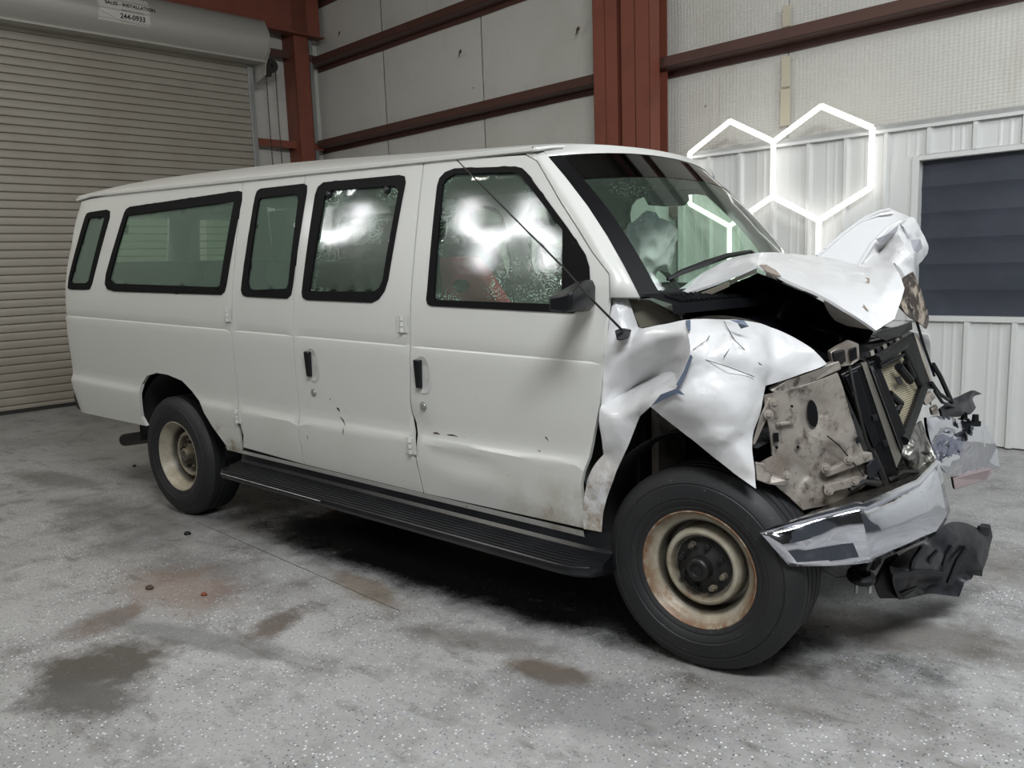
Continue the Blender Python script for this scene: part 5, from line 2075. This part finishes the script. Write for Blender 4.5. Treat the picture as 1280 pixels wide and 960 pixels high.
slab('valance_end', [(1094, 731, .48), (1110, 702, .55), (1124, 695, .60), (1115, 712, .56), (1124, 748, .60), (1100, 748, .52)], M_BLACK, VL, .03)
for k in range(4):
    y0 = 658 + k * 17
    slab('valance_tab', [(1224 - k * 3, y0, 1.10), (1238 - k * 3, y0 + 2, 1.16), (1237 - k * 3, y0 + 12, 1.16), (1225 - k * 3, y0 + 10, 1.10)], M_PLAST, VL, .02, bevel=.003)
slab('valance_frame', [(1126, 742, .56), (1146, 733, .64), (1156, 740, .70), (1152, 743, .68), (1143, 738, .63), (1128, 747, .56)], M_SCUFF, VL, .01)
# tow-hook bush hanging under the bumper
TH = empty('bumper_mount', at(1077, 722, .30), VAN)
g = G()
p = at(1076, 721, .30)
g.lathe([(.0001, .020), (.030, .022), (.046, .012), (.048, -.004), (.036, -.014), (.0001, -.016)], p, (.2, -.25, 1), 20)
g.build('rubber_bush', M_BLACK, TH)
rod('mount_arm', [(1078, 714, .30), (1082, 706, .34), (1086, 698, .42)], .018, M_IRON, TH)
for x in (1071, 1087):
    rod('stud', [(x, 728, .29), (x - 1 + (x > 1080), 741, .29)], .007, M_GALV, TH, 6)
rod('thin_wire', [(1028, 712, .2), (1045, 722, .25), (1060, 720, .28)], .002, M_PLAST, VAN, 4)

# ---- radio antenna
AN = empty('antenna', at(781, 418, -.0), VAN)
g = G()
ab = [at(*p) for p in ((772, 412, .02), (779, 409.5, .03), (790, 412, .04), (787, 423, .02), (775, 424.5, .01))]
g.extrude(ab, Vector((.01, -.04, 0)))
g.build('antenna_base', M_PLAST, AN, bevel=.004)
rod('antenna_rod', [(778, 413, -.02), (737, 371.5, -.24), (705, 335, -.26), (640, 270, -.22), (571, 200, -.12)], [.0045, .0038, .0034, .0030, .0024], M_IRON, AN, 6)
# little glass latches on the cargo-door window
for px_, py_ in ((411.5, 243), (484, 237.5)):
    x, z = side(px_, py_)
    g = G()
    g.lathe([(.0001, .016), (.012, .015), (.018, .008), (.020, -.006)], bside(x, z, .0), (0, -1, .2), 14)
    g.build('window_latch', M_PLAST, DOORC)

for path, r_ in (([(1078, 448, .50), (1096, 470, .52), (1110, 510, .52), (1128, 560, .54)], .004), ([(1096, 448, .56), (1108, 440, .64), (1126, 431, .84)], .006),
                 ([(1062, 458, .42), (1070, 500, .40), (1082, 548, .40), (1092, 572, .42)], .006), ([(1134, 556, .66), (1146, 566, .74), (1160, 566, .84)], .007),
                 ([(1110, 600, .50), (1128, 590, .56), (1146, 590, .66)], .010), ([(1062, 612, .34), (1078, 602, .38), (1100, 604, .44)], .012)):
    rod('hose', path, r_, M_IRON, VAN, 6)
for px_, py_, y in ((1060, 520, .385), (1069, 548, .385), (1090, 520, .455), (1103, 552, .475), (1064, 490, .40)):
    slab('clip', [(px_, py_, y), (px_ + 6, py_ - 2, y), (px_ + 8, py_ + 5, y), (px_ + 2, py_ + 7, y)], M_SCUFF, VAN, .012, bevel=.002)
slab('lamp_carrier', [(1056, 470, .405), (1072, 462, .44), (1084, 500, .455), (1100, 552, .475), (1092, 560, .455), (1074, 512, .42)], M_PLAST, VAN, .012, bevel=.003)
slab('bumper_bracket', [(1084, 578, .40), (1100, 590, .45), (1108, 606, .48), (1098, 612, .45), (1086, 600, .40)], M_SCUFF, VAN, .03, bevel=.004)

# crumpled left fender, mostly hidden behind the hood
g = G()
NX, NZ = 12, 8
for i in range(NX + 1):
    x = -.34 + .74 * i / NX
    zlo = .45 + .50 * math.sqrt(max(0, 1 - ((x - .02) / .46) ** 2)) if abs(x - .02) < .46 else .45
    for j in range(NZ + 1):
        z = zlo + (1.20 - .10 * i / NX - zlo) * j / NZ
        y = 1.96 - .12 * (j / NZ) ** 3 - .10 * (i / NX) ** 2 + .03 * noise.noise(Vector((x * 5, z * 5, 2)))
        g.v.append(bodyp(x, y, z))
for i in range(NX):
    for j in range(NZ):
        q = i * (NZ + 1) + j
        g.f.append([q, q + NZ + 1, q + NZ + 2, q + 1])
g.build('fender', M_CRUMP, VAN, ang=40, solid=.005)

# bits of debris on the floor
for name, lab, px_, py_, r_, m in (('rubber_scrap', 'small black rubber scrap on the floor in front of the rear wheel', 234, 668, .022, M_BLACK), ('rust_flake', 'small brown rust flake on the floor, left of the two by the reddish stain', 187, 736, .022, M_DIRTMARK),
                                   ('rust_flake', 'small reddish rust flake on the floor, right of the two by the reddish stain', 255, 744, .016, plain('rust_red', (120, 62, 34), .8)), ('black_crumb', 'tiny black crumb on the floor behind the rear wheel by the tailpipe', 168, 583, .018, M_BLACK)):
    c = atz(px_, py_, 0)
    g = G()
    for j, zz, s_ in ((0, .0, 1.), (1, .35, 1.05), (2, .8, .5)):
        for k in range(7):
            a = 2 * math.pi * k / 7
            rr_ = r_ * s_ * (.8 + .4 * noise.noise(Vector((px_ + k * 1.7, j, 3))))
            g.v.append(c + Vector((rr_ * math.cos(a) * 1.3, rr_ * math.sin(a), .001 + zz * r_ * .9)))
    for j in (0, 1):
        for k in range(7):
            k2 = (k + 1) % 7
            g.f.append([j * 7 + k, j * 7 + k2, j * 7 + 7 + k2, j * 7 + 7 + k])
    g.f += [[14 + k for k in range(7)], [k for k in range(7)][::-1]]
    tag(g.build(name, m, None, ang=60, origin=c), lab, 'debris')
